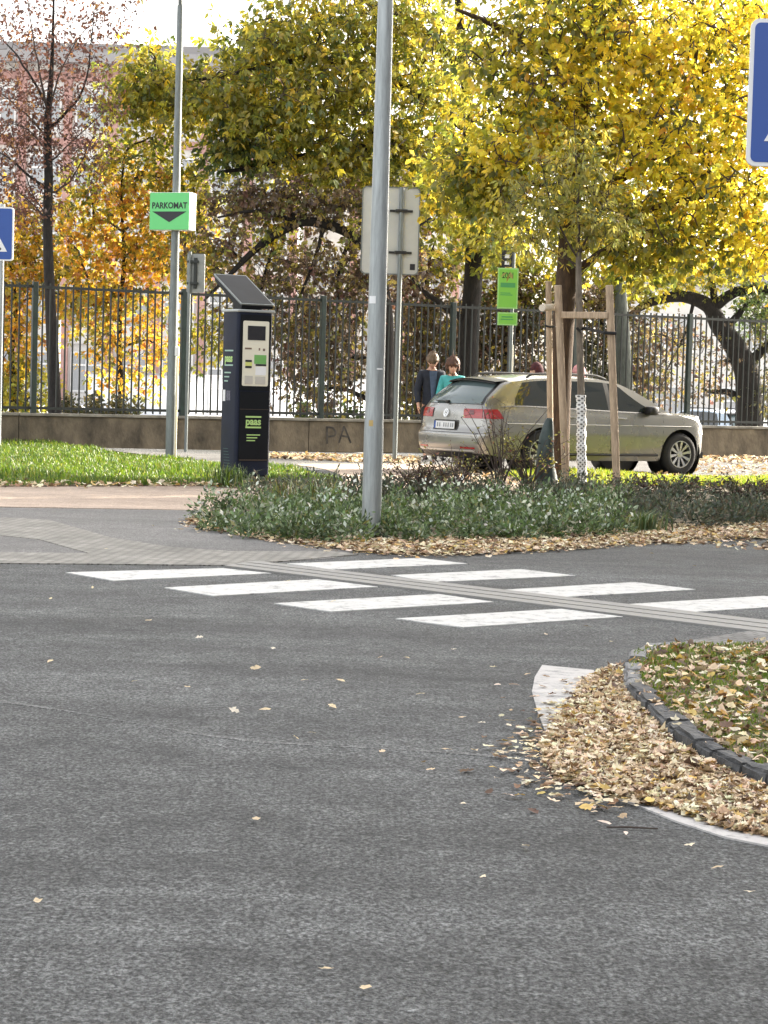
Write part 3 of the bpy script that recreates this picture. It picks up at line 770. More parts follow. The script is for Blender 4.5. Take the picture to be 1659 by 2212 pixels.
b = MB(); b.tube([at(1171, 665, p1.y-.25) - rb.location, at(1199, 663, p1.y+.25) - rb.location], .044, 14); b.build('log', m_endgrain, rb, smooth=True)
sap_base = G(1257, 1058, .01)
def strap(label, pts, r=.016):
    o = empty('tree_tie', pts[0]); tag(o, label, 'tree tie', 'black ties between tree and stakes')
    b = MB(); b.tube([p - pts[0] for p in pts], r, 8); b.build('strap', m_strap, o, smooth=True)
ts = lambda f: p2.lerp(q2, f)
y_s = sap_base.y
strap('black tie running from the young trunk to the right stake', [at(1246, 708, y_s-.08), at(1254, 716, y_s-.09), at(1262, 708, y_s-.03), at(1285, 714, (y_s+p2.y)/2-.05), at(1306, 719, p2.y-.075), at(1330, 720, p2.y-.06), at(1328, 718, p2.y+.06)], .02)
strap('black tie wound round the left stake below the round rail', [at(1176, 703, p3.y-.05), at(1186, 706, p3.y-.055), at(1196, 706, p3.y-.02), at(1200, 705, p3.y+.05)], .014)
# watering bag round the left stake: slack sack, wider low down
wb = empty('watering_bag', G(1180, 1060, .01)); tag(wb, 'dark green watering bag zipped round the foot of the left stake', 'watering bag')
b = MB(); yb = wb.location.y; rs = random.Random(5)
rows = [(1060, 1154, 1206), (1040, 1155, 1203), (1010, 1158, 1199), (975, 1161, 1197), (945, 1165, 1196), (920, 1172, 1195), (907, 1178, 1194), (903, 1180, 1193)]
n_ = 20; ring0 = []
vs = []
for ry, xl, xr in rows:
    cpt = at((xl+xr)/2, ry, yb) - wb.location; rad = (xr-xl)/2*yb/F
    for j in range(n_):
        a_ = 2*math.pi*j/n_; rr = rad*(1+.07*math.sin(3*a_+ry*.05)+.06*math.sin(7*a_+ry*.11))
        vs.append(cpt + V((rr*math.cos(a_), rr*.8*math.sin(a_), 0)))
fs = [(i*n_+j, i*n_+(j+1) % n_, (i+1)*n_+(j+1) % n_, (i+1)*n_+j) for i in range(len(rows)-1) for j in range(n_)] + [tuple((len(rows)-1)*n_+j for j in range(n_))]
b.add(vs, fs); b.build('bag', mat('dark_green_plastic', (.022, .040, .036), .42, var=.35, vscale=7, bump=.3, bscale=9), wb, smooth=True, angle=80)
b = MB(); h0 = at(1168, 930, yb-.1)-wb.location
b.tube([h0, h0+V((-.06, -.02, -.02)), h0+V((-.075, -.02, -.09)), h0+V((-.05, -.02, -.15)), h0+V((.0, 0, -.16))], .009, 8); b.build('handle', m_strap, wb, smooth=True)
# ------------------------------------------------------------------ cars
def interp(tab, x):
    if x <= tab[0][0]: return tab[0][1]
    for (x0, y0), (x1, y1) in zip(tab, tab[1:]):
        if x <= x1:
            t = (x-x0)/(x1-x0); return y0 + (y1-y0)*t
    return tab[-1][1]
def sint(tab, x):
    """smooth interpolation (monotone-ish cubic)"""
    n = len(tab)
    if x <= tab[0][0]: return tab[0][1]
    if x >= tab[-1][0]: return tab[-1][1]
    for i in range(n-1):
        x0, y0 = tab[i]; x1, y1 = tab[i+1]
        if x <= x1:
            h = x1-x0; t = (x-x0)/h
            m0 = (y1-tab[i-1][1])/(x1-tab[i-1][0]) if i > 0 else (y1-y0)/h
            m1 = (tab[i+2][1]-y0)/(tab[i+2][0]-x0) if i < n-2 else (y1-y0)/h
            s = (y1-y0)/h
            if s == 0: m0 = m1 = 0
            else:
                m0 = max(min(m0/s, 3), 0)*s; m1 = max(min(m1/s, 3), 0)*s
            return (2*t**3-3*t*t+1)*y0 + (t**3-2*t*t+t)*h*m0 + (-2*t**3+3*t*t)*y1 + (t**3-t*t)*h*m1
def sstep(a, b, x):
    t = max(0, min(1, (x-a)/(b-a))); return t*t*(3-2*t)
CL = 4.56
XW = (1.03, 3.66); WR = .318; AR = .375
T_belt = [(0, .955), (.6, .985), (1.5, .965), (2.6, .93), (3.3, .915), (3.6, .90), (4.0, .83), (4.25, .755), (4.45, .655), (4.56, .57)]
T_roof = [(0, 1.325), (.5, 1.375), (1.3, 1.405), (2.0, 1.405), (2.45, 1.37), (2.8, 1.25), (3.15, 1.085), (3.45, .925), (3.6, .895)]
T_w = [(0, .77), (.08, .83), (.25, .872), (.7, .897), (1.2, .90), (3.4, .90), (3.95, .885), (4.2, .82), (4.38, .70), (4.5, .55), (4.56, .44)]
T_prof = [(.16, .90), (.26, .955), (.40, .985), (.60, 1.0), (.74, .995), (.86, .975), (.97, .945), (1.0, .935)]
T_xr = [(.18, .10), (.30, .03), (.42, .0), (.56, .0), (.60, .02), (.66, .06), (.80, .075), (.90, .085), (1.00, .125), (1.10, .20), (1.325, .50), (1.42, .58)]
T_xf = [(.18, -.26), (.35, -.17), (.6, -.17), (.75, -.20), (.95, -.3)]
def zlow(x):
    z = .21 + .09*(1-sstep(0, .55, x)) + .02*sstep(4.0, 4.5, x)
    for xw in XW:
        d = abs(x-xw)
        if d < AR: z = max(z, WR + math.sqrt(AR*AR-d*d))
    return z
def zbelt(x): return sint(T_belt, x)
def zroof(x): return max(sint(T_roof, x), zbelt(x) + .002)
def halfw(x, z):
    w = sint(T_w, x); zb = zbelt(x)
    if z <= zb: return w*interp(T_prof, min(z, .999))
    yb = w*interp(T_prof, min(zb, .999)); g = z - zb
    return yb - .012*min(1, g/.02) - g*(.22 + .18*g)
def bulge(x): return .11*(1-sstep(0, .9, x))
def S(x0, z, side=1, off=0.0):
    B = 1-sstep(.0, 1.35, x0); Bf = sstep(3.9, 4.56, x0)
    x = x0 + interp(T_xr, z)*B + interp(T_xf, z)*Bf
    y = halfw(x0, z) + off
    return V((x - CL/2, side*y, z))
def RR(t, z, off=0.0):
    """rear face: t across (-1..1), z height"""
    zb, zt = zbelt(0), zroof(0)
    y = halfw(0, z)*t; x = interp(T_xr, z) - .11*(1-t*t) - off
    zz = z + .05*(1-t*t)*max(0, (z-zb)/(zt-zb))**1.5
    return V((x - CL/2, y, zz))
def FF(t, z, off=0.0):
    y = halfw(CL, z)*t; x = CL + interp(T_xf, z) + .13*(1-t*t) + off
    return V((x - CL/2, y, z + (.03*(1-t*t) if z > .6 else 0)))
def RF(x0, t, off=0.0):
    """roof / screen / bonnet strip"""
    ze = zroof(x0); y = halfw(x0, ze)*t
    B = 1-sstep(0, 1.35, x0); Bf = sstep(3.9, 4.56, x0)
    cr = .05 if x0 < 2.4 else .05 - .02*sstep(2.4, 3.6, x0)
    x = x0 + interp(T_xr, ze)*B + interp(T_xf, ze)*Bf - bulge(x0)*(1-t*t)*sstep(0, .01, .02) + .13*(1-t*t)*sstep(3.0, 4.56, x0)
    x += .10*(1-t*t)*sstep(2.3, 2.9, x0)*(1-sstep(3.3, 3.9, x0))*.6
    return V((x - CL/2, y, ze + cr*(1-t*t) + off))

def car_body(paint, under):
    b = MB()
    xs = sorted(set([i*CL/100 for i in range(101)] + [xw + AR*math.sin(R(a)) for xw in XW for a in range(-90, 91, 9)]))
    nl, ng = 16, 8
    for side in (1, -1):
        base = len(b.v)
        for x0 in xs:
            lo, hi, tp = zlow(x0), zbelt(x0), zroof(x0)
            for j in range(nl+1): b.v.append(tuple(S(x0, lo + (hi-lo)*j/nl, side)))
            for j in range(1, ng+1): b.v.append(tuple(S(x0, hi + (tp-hi)*j/ng, side)))
        k = nl+ng+1
        for i in range(len(xs)-1):
            for j in range(k-1):
                a = base+i*k+j; b.f.append((a, a+k, a+k+1, a+1)); b.m.append(0)
    nr = 12
    b.grid(lambda u, v: RF(xs[min(len(xs)-1, round(u*(len(xs)-1)))], 1-2*v), len(xs)-1, nr)
    zs = [zlow(0) + (zbelt(0)-zlow(0))*j/nl for j in range(nl+1)] + [zbelt(0) + (zroof(0)-zbelt(0))*j/ng for j in range(1, ng+1)]
    b.grid(lambda u, v: RR(1-2*v, zs[round(u*(len(zs)-1))]), len(zs)-1, nr)
    zf = [zlow(CL) + (zroof(CL)-zlow(CL))*j/nl for j in range(nl+1)]
    b.grid(lambda u, v: FF(1-2*v, zf[round(u*nl)]), nl, nr)
    return b
def weld(b, name, m, parent, angle=35):
    me = b.mesh(name, m, False); bm = bmesh.new(); bm.from_mesh(me)
    bmesh.ops.remove_doubles(bm, verts=bm.verts[:], dist=.004); bmesh.ops.recalc_face_normals(bm, faces=bm.faces[:])
    for f in bm.faces: f.smooth = True
    for e in bm.edges:
        if len(e.link_faces) == 2 and e.calc_face_angle(0) > R(angle): e.smooth = False
    bm.to_mesh(me); bm.free(); return link(name, me, parent)
def side_patch(xb, xt, zl, zh, side, off, nu=10, nv=6):
    b = MB()
    def fn_(u, v):
        x0 = (xb[0]+(xb[1]-xb[0])*u)*(1-v) + (xt[0]+(xt[1]-xt[0])*u)*v
        lo = zl(x0) if callable(zl) else zl; hi = zh(x0) if callable(zh) else zh
        return S(x0, lo + (hi-lo)*v, side, off)
    b.grid(fn_, nu, nv); return b
def rear_patch(t0, t1, z0, z1, off, nu=10, nv=4, slant=0.0):
    b = MB(); b.grid(lambda u, v: RR((t0+(t1-t0)*u)*(1-slant*v), z0+(z1-z0)*v, off), nu, nv); return b

m_tyre = mat('tyre_rubber', (.014, .014, .015), .85, var=.25, vscale=30)
m_rim = mat('alloy_rim', (.52, .52, .53), .3, metal=.9)
m_glass = mat('dark_car_glass', (.012, .016, .017), .04, spec=.8)
m_rearglass = mat('pale_car_glass', (.10, .135, .14), .06, spec=.9)
m_taillamp = mat('red_lamp_glass', (.30, .012, .015), .12, spec=.7)
m_taillamp2 = mat('deep_red_lamp_glass', (.12, .008, .012), .12, spec=.7)
m_headlamp = mat('headlamp_glass', (.55, .57, .58), .1, spec=.8)
m_trim = mat('black_trim', (.010, .010, .011), .4)
m_chrome = mat('bright_trim', (.62, .62, .62), .18, metal=1.0)
m_plate = mat('plate_white', (.62, .64, .66), .4)

def make_wheel():
    w = bpy.data.objects.new('wheel', None); col.objects.link(w)
    ax = (0, 1, 0)
    b = MB(); b.lathe([(.205, -.10), (.245, -.108), (.285, -.105), (.306, -.085), (WR, -.06), (WR, .06), (.306, .085), (.285, .105), (.245, .108), (.205, .10), (.205, -.10)], 40, ax)
    b.build('tyre', m_tyre, w, smooth=True)
    b = MB(); b.lathe([(.206, -.095), (.206, -.10), (.192, -.10), (.188, -.07), (.188, .07), (.206, .095)], 36, ax)
    for k in range(10):
        a = 2*math.pi*k/10; d = V((math.cos(a), 0, math.sin(a))); n = V((-d.z, 0, d.x))
        pr = d*.04; po = d*.192
        vs = [pr+n*.012+V((0, -.075, 0)), pr-n*.012+V((0, -.075, 0)), po-n*.024+V((0, -.093, 0)), po+n*.024+V((0, -.093, 0)),
              pr+n*.012+V((0, -.045, 0)), pr-n*.012+V((0, -.045, 0)), po-n*.024+V((0, -.06, 0)), po+n*.024+V((0, -.06, 0))]
        b.add(vs, [(0, 1, 2, 3), (7, 6, 5, 4), (0, 4, 5, 1), (1, 5, 6, 2), (2, 6, 7, 3), (3, 7, 4, 0)])
    b.lathe([(0, -.085), (.05, -.082), (.055, -.05)], 16, ax)
    b.build('rim', m_rim, w)
    b = MB(); b.lathe([(0, -.02), (.19, -.02), (.19, .02), (0, .02)], 24, ax); b.build('brake_disc', m_trim, w)
    return w
def make_car(name, paint, plate_marks=True):
    c = empty(name)
    body = weld(car_body(paint, m_trim), 'body', paint, c)
    b = MB()                                            # floor and wheel wells: dark
    b.box((0, 0, .30), (CL-.55, 1.36, .10)); b.box((0, 0, .62), (CL-1.0, 1.30, .5))
    b.build('underbody', m_trim, c)
    for xw in XW:
        for sd_ in (1, -1):
            b = MB(); b.lathe([(AR+.03, -.16), (AR+.005, .165)], 30, (0, 1, 0), (xw-CL/2, sd_*.70, WR)); b.lathe([(0, -.10*sd_), (AR+.03, -.10*sd_)], 30, (0, 1, 0), (xw-CL/2, sd_*.70, WR))
            b.build('wheel_arch', m_trim, c)
    wh = make_wheel(); first = True
    for xw in XW:
        for sd_ in (-1, 1):
            o = wh if first else copy_tree(wh); first = False
            o.parent = c; o.location = (xw-CL/2, sd_*.79, WR); o.rotation_euler = (0, R(17*xw), 0 if sd_ < 0 else math.pi)
    for sd_ in (-1, 1):
        top = lambda x: zroof(x) - .035
        low = lambda x: zbelt(x) + .014
        side_patch((.50, 1.40), (.36, 1.40), low, top, sd_, .006).build('window', m_glass, c, smooth=True)
        side_patch((1.50, 2.28), (1.50, 2.24), low, top, sd_, .006).build('window', m_glass, c, smooth=True)
        side_patch((2.36, 3.36), (2.32, 2.50), low, lambda x: zroof(x)-.035, sd_, .006).build('window', m_glass, c, smooth=True)
        side_patch((1.40, 1.50), (1.40, 1.50), low, top, sd_, .007, 2, 5).build('pillar_trim', m_trim, c, smooth=True)
        side_patch((2.28, 2.36), (2.24, 2.32), low, top, sd_, .007, 2, 5).build('pillar_trim', m_trim, c, smooth=True)
        side_patch((.24, 3.40), (.24, 3.40), lambda x: zbelt(x)-.002, lambda x: zbelt(x)+.013, sd_, .009, 30, 1).build('waist_trim', m_trim, c, smooth=True)
        for xb in ((1.36, 2.30), (2.315, 3.30)):
            lo = lambda x: max(.33, zlow(x)+.05)
            d = side_patch(xb, xb, lo, lambda x: zbelt(x)-.006, sd_, .005, 24, 16).build('door', paint, c, smooth=True)
            hx = xb[0]+.17
            hb = MB(); p0, p1 = S(hx-.09, .845, sd_, .028), S(hx+.09, .840, sd_, .028)
            hb.beam(p0, p1, .03, .022, .006); hb.build('handle', m_chrome if xb[0] > 2 else paint, d)
            gp = MB()
            for xx in xb: gp.tube([S(xx, z, sd_, .002) for z in (.36, .5, .65, .8, zbelt(xx)-.01)], .005, 6)
            gp.build('door_gap', m_trim, d)
        b = MB(); pts = [S(x, .30, sd_, .010) for x in [1.42+.1*k for k in range(19)]]
        b.tube(pts, .018, 8); b.build('sill_trim', m_trim, c, smooth=True)
        pts = [S(x, .735, sd_, .001) for x in [.35+.1*k for k in range(36)]]
        b = MB(); b.tube(pts, .007, 6); b.build('side_crease', paint, c, smooth=True)
        # roof rail
        rp = [RF(x, sd_*.93, .018 + .038*math.sin(min(1, (x-.55)/.25, (2.35-x)/.25)*math.pi/2)) for x in [.55+.09*k for k in range(21)]]
        b = MB(); b.tube(rp, .017, 8); b.build('roof_rail', m_trim, c, smooth=True)
        # mirror
        mp = S(3.02, .965, sd_, .10)
        b = MB(); b.box(mp, (.16, .19, .13), Matrix.Rotation(R(-8*sd_), 3, 'Z'), .035); b.beam(S(3.06, .93, sd_, 0), mp, .05, .03); b.build('mirror', m_trim, c, smooth=True)
        # lamps
        b = side_patch((.0, .30), (.0, .20), .80, .935, sd_, .010, 6, 4); r_ = rear_patch(.52*sd_, 1.0*sd_, .80, .935, .010, 8, 4)
        b.add(r_.v, r_.f); tl_ = b.build('tail_lamp', m_taillamp, c, smooth=True)
        b = rear_patch(.68*sd_, .80*sd_, .85, .92, .014, 3, 2); b.build('lens', m_taillamp2, tl_)
        b = side_patch((4.12, 4.46), (4.02, 4.44), lambda x: .60+.04*(4.5-x), lambda x: zbelt(x)-.02, sd_, .008, 8, 4); f_ = MB(); f_.grid(lambda u, v: FF(sd_*(.62+.36*u), .60+.045*v*1.0, .008), 4, 3)
        b.add(f_.v, f_.f); b.build('headlight', m_headlamp, c, smooth=True)
        b = rear_patch(.55*sd_, .92*sd_, .36, .385, .006, 6, 1); b.build('reflector', m_taillamp, c)
    # windscreen, rear window
    b = MB(); b.grid(lambda u, v: RF(2.42+.98*u, .90*(1-2*v), .007), 10, 8); b.build('windscreen', m_glass, c, smooth=True)
    rear_patch(-.93, .93, 1.005, 1.30, .008, 14, 8, .02).build('rear_window', m_rearglass, c, smooth=True)
    b = MB(); b.grid(lambda u, v: RR((-.985+1.97*u), 1.0+.318*v, .005), 14, 8); b.build('window_surround', m_trim, c, smooth=True)
    b = MB()
    def sp(u, v):
        t = -.95+1.9*u; p_ = RR(t, 1.325, 0); r_ = RF(.12, t)
        q = [p_+V((.02, 0, -.025)), p_+V((-.085, 0, -.022)), p_+V((-.09, 0, .0)), r_+V((0, 0, .012))]
        k = min(2, int(v*3)); f = v*3-k; return q[k].lerp(q[k+1], f)
    b.grid(sp, 16, 3); spo = b.build('spoiler', m_trim, c, smooth=True)
    b = MB(); b.grid(lambda u, v: RR(-.95+1.9*u, 1.298+.016*v, .088-.05*v), 14, 1); b.build('spoiler_edge', m_trim, spo)
    pv = RR(.05, 1.025, .03)
    b = MB(); b.beam(pv, RR(.55, 1.035, .032), .022, .014); b.box(pv, (.05, .07, .04), None, .01); b.build('wiper', m_trim, c)
    b = rear_patch(-.97, .97, .585, .592, .004, 16, 1); b.build('bumper_gap', m_trim, c)
    b = rear_patch(-.93, .93, .325, .345, .012, 16, 1); b.add(*(lambda q: (q.v, q.f))(rear_patch(-.95, .95, .545, .558, .010, 16, 1))); b.build('bumper_strip', mat('pale_strip', (.55, .53, .50), .3, metal=.4), c)
    b = rear_patch(-.85, .85, .22, .31, .006, 14, 2); b.build('diffuser', m_trim, c)
    # plate in its recess
    b = rear_patch(-.40, .40, .62, .765, .004, 8, 3); b.build('plate_recess', mat('shaded_trim', (.05, .047, .042), .5), c)
    pc_ = RR(0, .69, .02); tf = face_tf(pc_ + V((-.0, 0, 0)), (0, -1, 0), (.06, 0, 1))
    b = MB(); b.prism(rrect(.54, .125, .012), -.006, .002, tf); npl = b.build('number_plate', m_trim, c)
    b = MB(); b.prism(rrect(.515, .108, .01), .002, .004, tf); b.build('plate_face', m_plate, npl)
    b = MB(); b.prism([(-.257, -.053), (-.22, -.053), (-.22, .053), (-.257, .053)], .004, .005, tf); b.build('plate_band', m_blue, npl)
    b = MB()
    for x_ in (-.17, -.115, -.01, .045, .10, .165, .215): b.prism([(x_-.016, -.03), (x_+.016, -.03), (x_+.012, .03), (x_-.012, .03)], .004, .005, tf)
    b.build('plate_print', mat('faded_print', (.22, .23, .24), .5), npl)
    # round badge with V over W strokes
    bc_ = RR(0, .865, .016); tf = face_tf(bc_, (0, -1, 0), (.25, 0, 1))
    b = MB(); n_ = 24
    vs = [tf @ V((r*math.cos(2*math.pi*k/n_), r*math.sin(2*math.pi*k/n_), .003)) for r in (.060, .048) for k in range(n_)]
    b.add(vs, [(k, (k+1) % n_, n_+(k+1) % n_, n_+k) for k in range(n_)])
    def st(pts):
        for (x0, y0), (x1, y1) in zip(pts, pts[1:]):
            d = V((x1-x0, y1-y0)).normalized(); n = V((-d.y, d.x))*.005
            b.add([tf @ V((x0+n.x, y0+n.y, .004)), tf @ V((x0-n.x, y0-n.y, .004)), tf @ V((x1-n.x, y1-n.y, .004)), tf @ V((x1+n.x, y1+n.y, .004))], [(0, 1, 2, 3)])
    st([(-.022, .045), (0, .004), (.022, .045)]); st([(-.044, .02), (-.02, -.042), (0, -.004), (.02, -.042), (.044, .02)])
    b.build('badge', m_chrome, c)
    return c

def carpaint(name, c, metal=.55):
    m, nt, bs = newmat(name); bs.inputs['Base Color'].default_value = (*c, 1); bs.inputs['Metallic'].default_value = metal
    bs.inputs['Roughness'].default_value = .38; bs.inputs['Coat Weight'].default_value = .8; bs.inputs['Coat Roughness'].default_value = .05
    N = nt.nodes; L = nt.links; tc = N.new('ShaderNodeTexCoord'); nz = N.new('ShaderNodeTexNoise'); nz.inputs['Scale'].default_value = 3; nz.inputs['Detail'].default_value = 8
    L.new(tc.outputs['Object'], nz.inputs['Vector']); mr = N.new('ShaderNodeMapRange'); mr.inputs['To Min'].default_value = .2; mr.inputs['To Max'].default_value = .36
    L.new(nz.outputs['Fac'], mr.inputs['Value']); L.new(mr.outputs['Result'], bs.inputs['Roughness'])
    return m
AL = R(33)
car = make_car('parked_car', carpaint('beige_metallic', (.27, .265, .25), .65))
tag(car, 'beige estate car parked behind the young tree, its back and right side in view', 'car')
hd = V((math.cos(AL), math.sin(AL), 0)); rt = V((math.sin(AL), -math.cos(AL), 0))
fw = at(1458, 1000, 34.3); fw.z = 0
car.scale = (1.03, 1.03, 1.03)
car.location = fw - rt*.79 - hd*(XW[1]-CL/2)*1.03; car.location.z = .004; car.rotation_euler = (0, 0, AL)
car2 = copy_tree(car)
blue_p = carpaint('pale_blue_metallic', (.42, .50, .58), .3)
def repaint(o, old, new):
    if o.type == 'MESH' and o.data.materials and o.data.materials[0] == old:
        o.data = o.data.copy(); o.data.materials[0] = new
    for ch in o.children: repaint(ch, old, new)
repaint(car2, MATS.get('beige_metallic') or bpy.data.materials['beige_metallic'], blue_p)
tag(car2, 'pale blue car in the yard beyond the railing, mostly hidden by the wall', 'car')
q = at(1524, 900, 64); car2.location = (q.x, 64, yard_z(q.x)); car2.rotation_euler = (0, 0, R(118)); car2.name = 'parked_car'

# ------------------------------------------------------------------ people
def skinned(name, joints, edges, root, m, parent, sub=2, smooth=True):
    """joints: {name: (pos, radius)}"""
    names = list(joints); ix = {k: i for i, k in enumerate(names)}
    me = bpy.data.meshes.new(name); me.from_pydata([joints[k][0] for k in names], [(ix[a], ix[b]) for a, b in edges], [])
    o = bpy.data.objects.new(name, me); col.objects.link(o)
    sk = o.modifiers.new('skin', 'SKIN'); sk.use_smooth_shade = True
    for i, k in enumerate(names):
        r = joints[k][1]; r = r if hasattr(r, '__len__') else (r, r)
        me.skin_vertices[0].data[i].radius = r
        me.skin_vertices[0].data[i].use_root = (k == root)
    ss = o.modifiers.new('subsurf', 'SUBSURF'); ss.levels = sub; ss.render_levels = sub
    dg = bpy.context.evaluated_depsgraph_get(); dg.update()
    nm = bpy.data.meshes.new_from_object(o.evaluated_get(dg)); bpy.data.objects.remove(o)
    nm.materials.clear(); nm.materials.append(m)
    for p in nm.polygons: p.use_smooth = True
    nm.name = name
    return link(name, nm, parent)
m_skin = mat('skin', (.52, .30, .21), .55, var=.08, vscale=10)
def hair_mat(name, c): return mat(name, c, .6, var=.35, vscale=30, stretch=(1, 1, .3), bump=.4, bscale=60)
def person(loc, rz, H, label, jacket, shirt, trousers, hair, hairstyle='short', nod=0.0, turn=0.0, open_jacket=False, reach=0.0):
    """local +y is the way the person faces"""
    o = empty('person', loc, rz); tag(o, label, 'person')
    s = H/1.75
    def P(x, y, z): return (x*s, y*s, z*s)
    J = {}; E = []
    def chain(lst):
        for a, b_ in zip(lst, lst[1:]): E.append((a, b_))
    def j(n, p, r): J[n] = (P(*p), (r[0]*s, r[1]*s) if hasattr(r, '__len__') else r*s)
    j('pelvis', (0, 0, .95), (.14, .10)); j('waist', (0, 0, 1.10), (.125, .09)); j('chest', (0, .0, 1.30), (.15, .105)); j('shoulder', (0, -.01, 1.44), (.10, .075)); j('neck', (0, .0, 1.50), .052); j('skull', (0, .02, 1.56), .055)
    chain(['pelvis', 'waist', 'chest', 'shoulder', 'neck', 'skull'])
    for sd_, n in ((1, 'a'), (-1, 'b')):
        j('sh'+n, (.165*sd_, -.01, 1.42), .055); j('el'+n, (.235*sd_, -.02, 1.14), .042); j('wr'+n, (.235*sd_, .10+reach, .92+reach*.6), .028); j('palm'+n, (.232*sd_, .125+reach, .855+reach*.6), (.030, .022))
        chain(['shoulder', 'sh'+n, 'el'+n, 'wr'+n, 'palm'+n])
        for k, (dx, ln) in enumerate(((-.024, .068), (-.008, .078), (.009, .072), (.025, .056))):
            b0 = (.232*sd_+dx*.4, .135+reach+dx*.9, .835+reach*.6)
            j(f'f{k}0'+n, b0, .0095); j(f'f{k}1'+n, (b0[0]-.006*sd_, b0[1]+.004, b0[2]-ln*.55), .0088); j(f'f{k}2'+n, (b0[0]-.018*sd_, b0[1]+.002, b0[2]-ln), .0075)
            chain(['palm'+n, f'f{k}0'+n, f'f{k}1'+n, f'f{k}2'+n])
        j('t0'+n, (.222*sd_, .165+reach, .865+reach*.6), .0105); j('t1'+n, (.212*sd_, .185+reach, .825+reach*.6), .009); chain(['palm'+n, 't0'+n, 't1'+n])
        st_ = .10*sd_
        j('hip'+n, (.085*sd_, 0, .90), .085); j('kn'+n, (.09*sd_, .03+st_*.5, .50), .055); j('an'+n, (.09*sd_, -.02+st_, .09), .038); j('toe'+n, (.10*sd_, .12+st_, .035), .034)
        chain(['pelvis', 'hip'+n, 'kn'+n, 'an'+n, 'toe'+n])
    body = skinned('body', J, E, 'pelvis', m_skin, o)
    # head: shaped sphere joined into the body mesh
    def headfn(inflate=0.0, hair_=False):
        bm = bmesh.new(); bmesh.ops.create_uvsphere(bm, u_segments=32, v_segments=24, radius=1)
        for v in bm.verts:
            x, y, z = v.co
            fx = .074 + inflate; fy = .094 + inflate; fz = .115 + inflate
            k = 1 - .28*max(0, -z)**1.3 * (1 if not hair_ else .6)
            X_, Y_, Z_ = x*fx*k, y*fy*(1-.12*max(0, -z)), z*fz
            if not hair_ and y > 0:
                g = lambda cx, cz, sx, sz: math.exp(-((x-cx)/sx)**2 - ((z-cz)/sz)**2)
                Y_ += .024*g(0, -.18, .16, .22)*max(0, y) + .006*g(0, -.52, .28, .10) + .008*g(0, -.85, .3, .2) + .006*g(0, .22, .7, .12)
                Y_ -= .012*(g(.38, .05, .2, .12) + g(-.38, .05, .2, .12))
            v.co = V((X_, Y_, Z_))
        return bm
    HM = Matrix.Translation(V(P(0, .045, 1.63))) @ Matrix.Rotation(turn, 4, 'Z') @ Matrix.Rotation(-nod, 4, 'X') @ Matrix.Scale(s*1.12, 4)
    hb = headfn(); me = body.data; bm = bmesh.new(); bm.from_mesh(me)
    def merge(b2, mi=0):
        mp = {}
        for v in b2.verts: mp[v] = bm.verts.new(HM @ v.co)
        for f in b2.faces:
            nf = bm.faces.new([mp[v] for v in f.verts]); nf.smooth = True; nf.material_index = mi
    merge(hb); hb.free()
    for sx in (1, -1):                                   # ears, eyes
        eb = bmesh.new(); bmesh.ops.create_uvsphere(eb, u_segments=10, v_segments=8, radius=1)
        for v in eb.verts: v.co = V((sx*.076 + v.co.x*.010, -.008 + v.co.y*.018, -.008 + v.co.z*.030))
        merge(eb); eb.free()
        eb = bmesh.new(); bmesh.ops.create_uvsphere(eb, u_segments=12, v_segments=8, radius=.0125)
        for v in eb.verts: v.co = v.co + V((sx*.029, .073, .006))
        merge(eb, 1); eb.free()
    eb = bmesh.new(); bmesh.ops.create_uvsphere(eb, u_segments=12, v_segments=8, radius=1)
    for v in eb.verts: v.co = V((v.co.x*.024, .086+v.co.y*.008, -.060+v.co.z*.007))
    merge(eb, 2); eb.free()
    bm.to_mesh(me); bm.free(); me.materials.append(mat('eye', (.06, .045, .035), .2)); me.materials.append(mat('lips', (.40, .16, .13), .5))
    # hair
    hb = headfn(.012, True); rh = random.Random(int(H*1000))
    kill = []
    for v in hb.verts:
        x, y, z = v.co.x/.086, v.co.y/.106, v.co.z/.127
        front = y > .5 and z < .02 + (.10*math.sin(x*9) if hairstyle != 'hood' else 0)
        low = z < (-.25 if hairstyle == 'short' else -.45 if hairstyle == 'curly' else -1.2) and y <= .3
        side_cut = hairstyle == 'short' and y > .02 and z < .05
        if front or low or side_cut: kill.append(v)
        else:
            a = .014 if hairstyle == 'short' else .022 if hairstyle == 'curly' else .004
            v.co += v.co.normalized()*(a*rh.uniform(-.6, 1) + (.012 if hairstyle == 'curly' else 0))
            v.co.z += .012*max(0, z)
    bmesh.ops.delete(hb, geom=kill, context='VERTS')
    for v in hb.verts:
        if any(e.is_boundary for e in v.link_edges): v.co *= rh.uniform(.86, .93)
    for v in hb.verts: v.co = HM @ v.co
    bmesh.ops.solidify(hb, geom=hb.faces[:], thickness=-.008)
    for f in hb.faces: f.smooth = True
    hm = bpy.data.meshes.new('hair'); hb.to_mesh(hm); hb.free(); hm.materials.append(hair); link('hair', hm, o)
    # clothes follow the body
    j2 = {k: (J[k][0], tuple((r + .022*s) for r in (J[k][1] if hasattr(J[k][1], '__len__') else (J[k][1],)*2))) for k in ('waist', 'chest', 'shoulder', 'sha', 'shb', 'ela', 'elb', 'wra', 'wrb')}
    j2['hem'] = (P(0, 0, .84), (.175*s, .135*s)); j2['waist'] = (J['waist'][0], (.16*s, .125*s)); j2['collar'] = (P(0, -.005, 1.485), (.078*s, .07*s))
    skinned('jacket', j2, [('hem', 'waist'), ('waist', 'chest'), ('chest', 'shoulder'), ('shoulder', 'collar'), ('shoulder', 'sha'), ('sha', 'ela'), ('ela', 'wra'), ('shoulder', 'shb'), ('shb', 'elb'), ('elb', 'wrb')], 'waist', jacket, o)
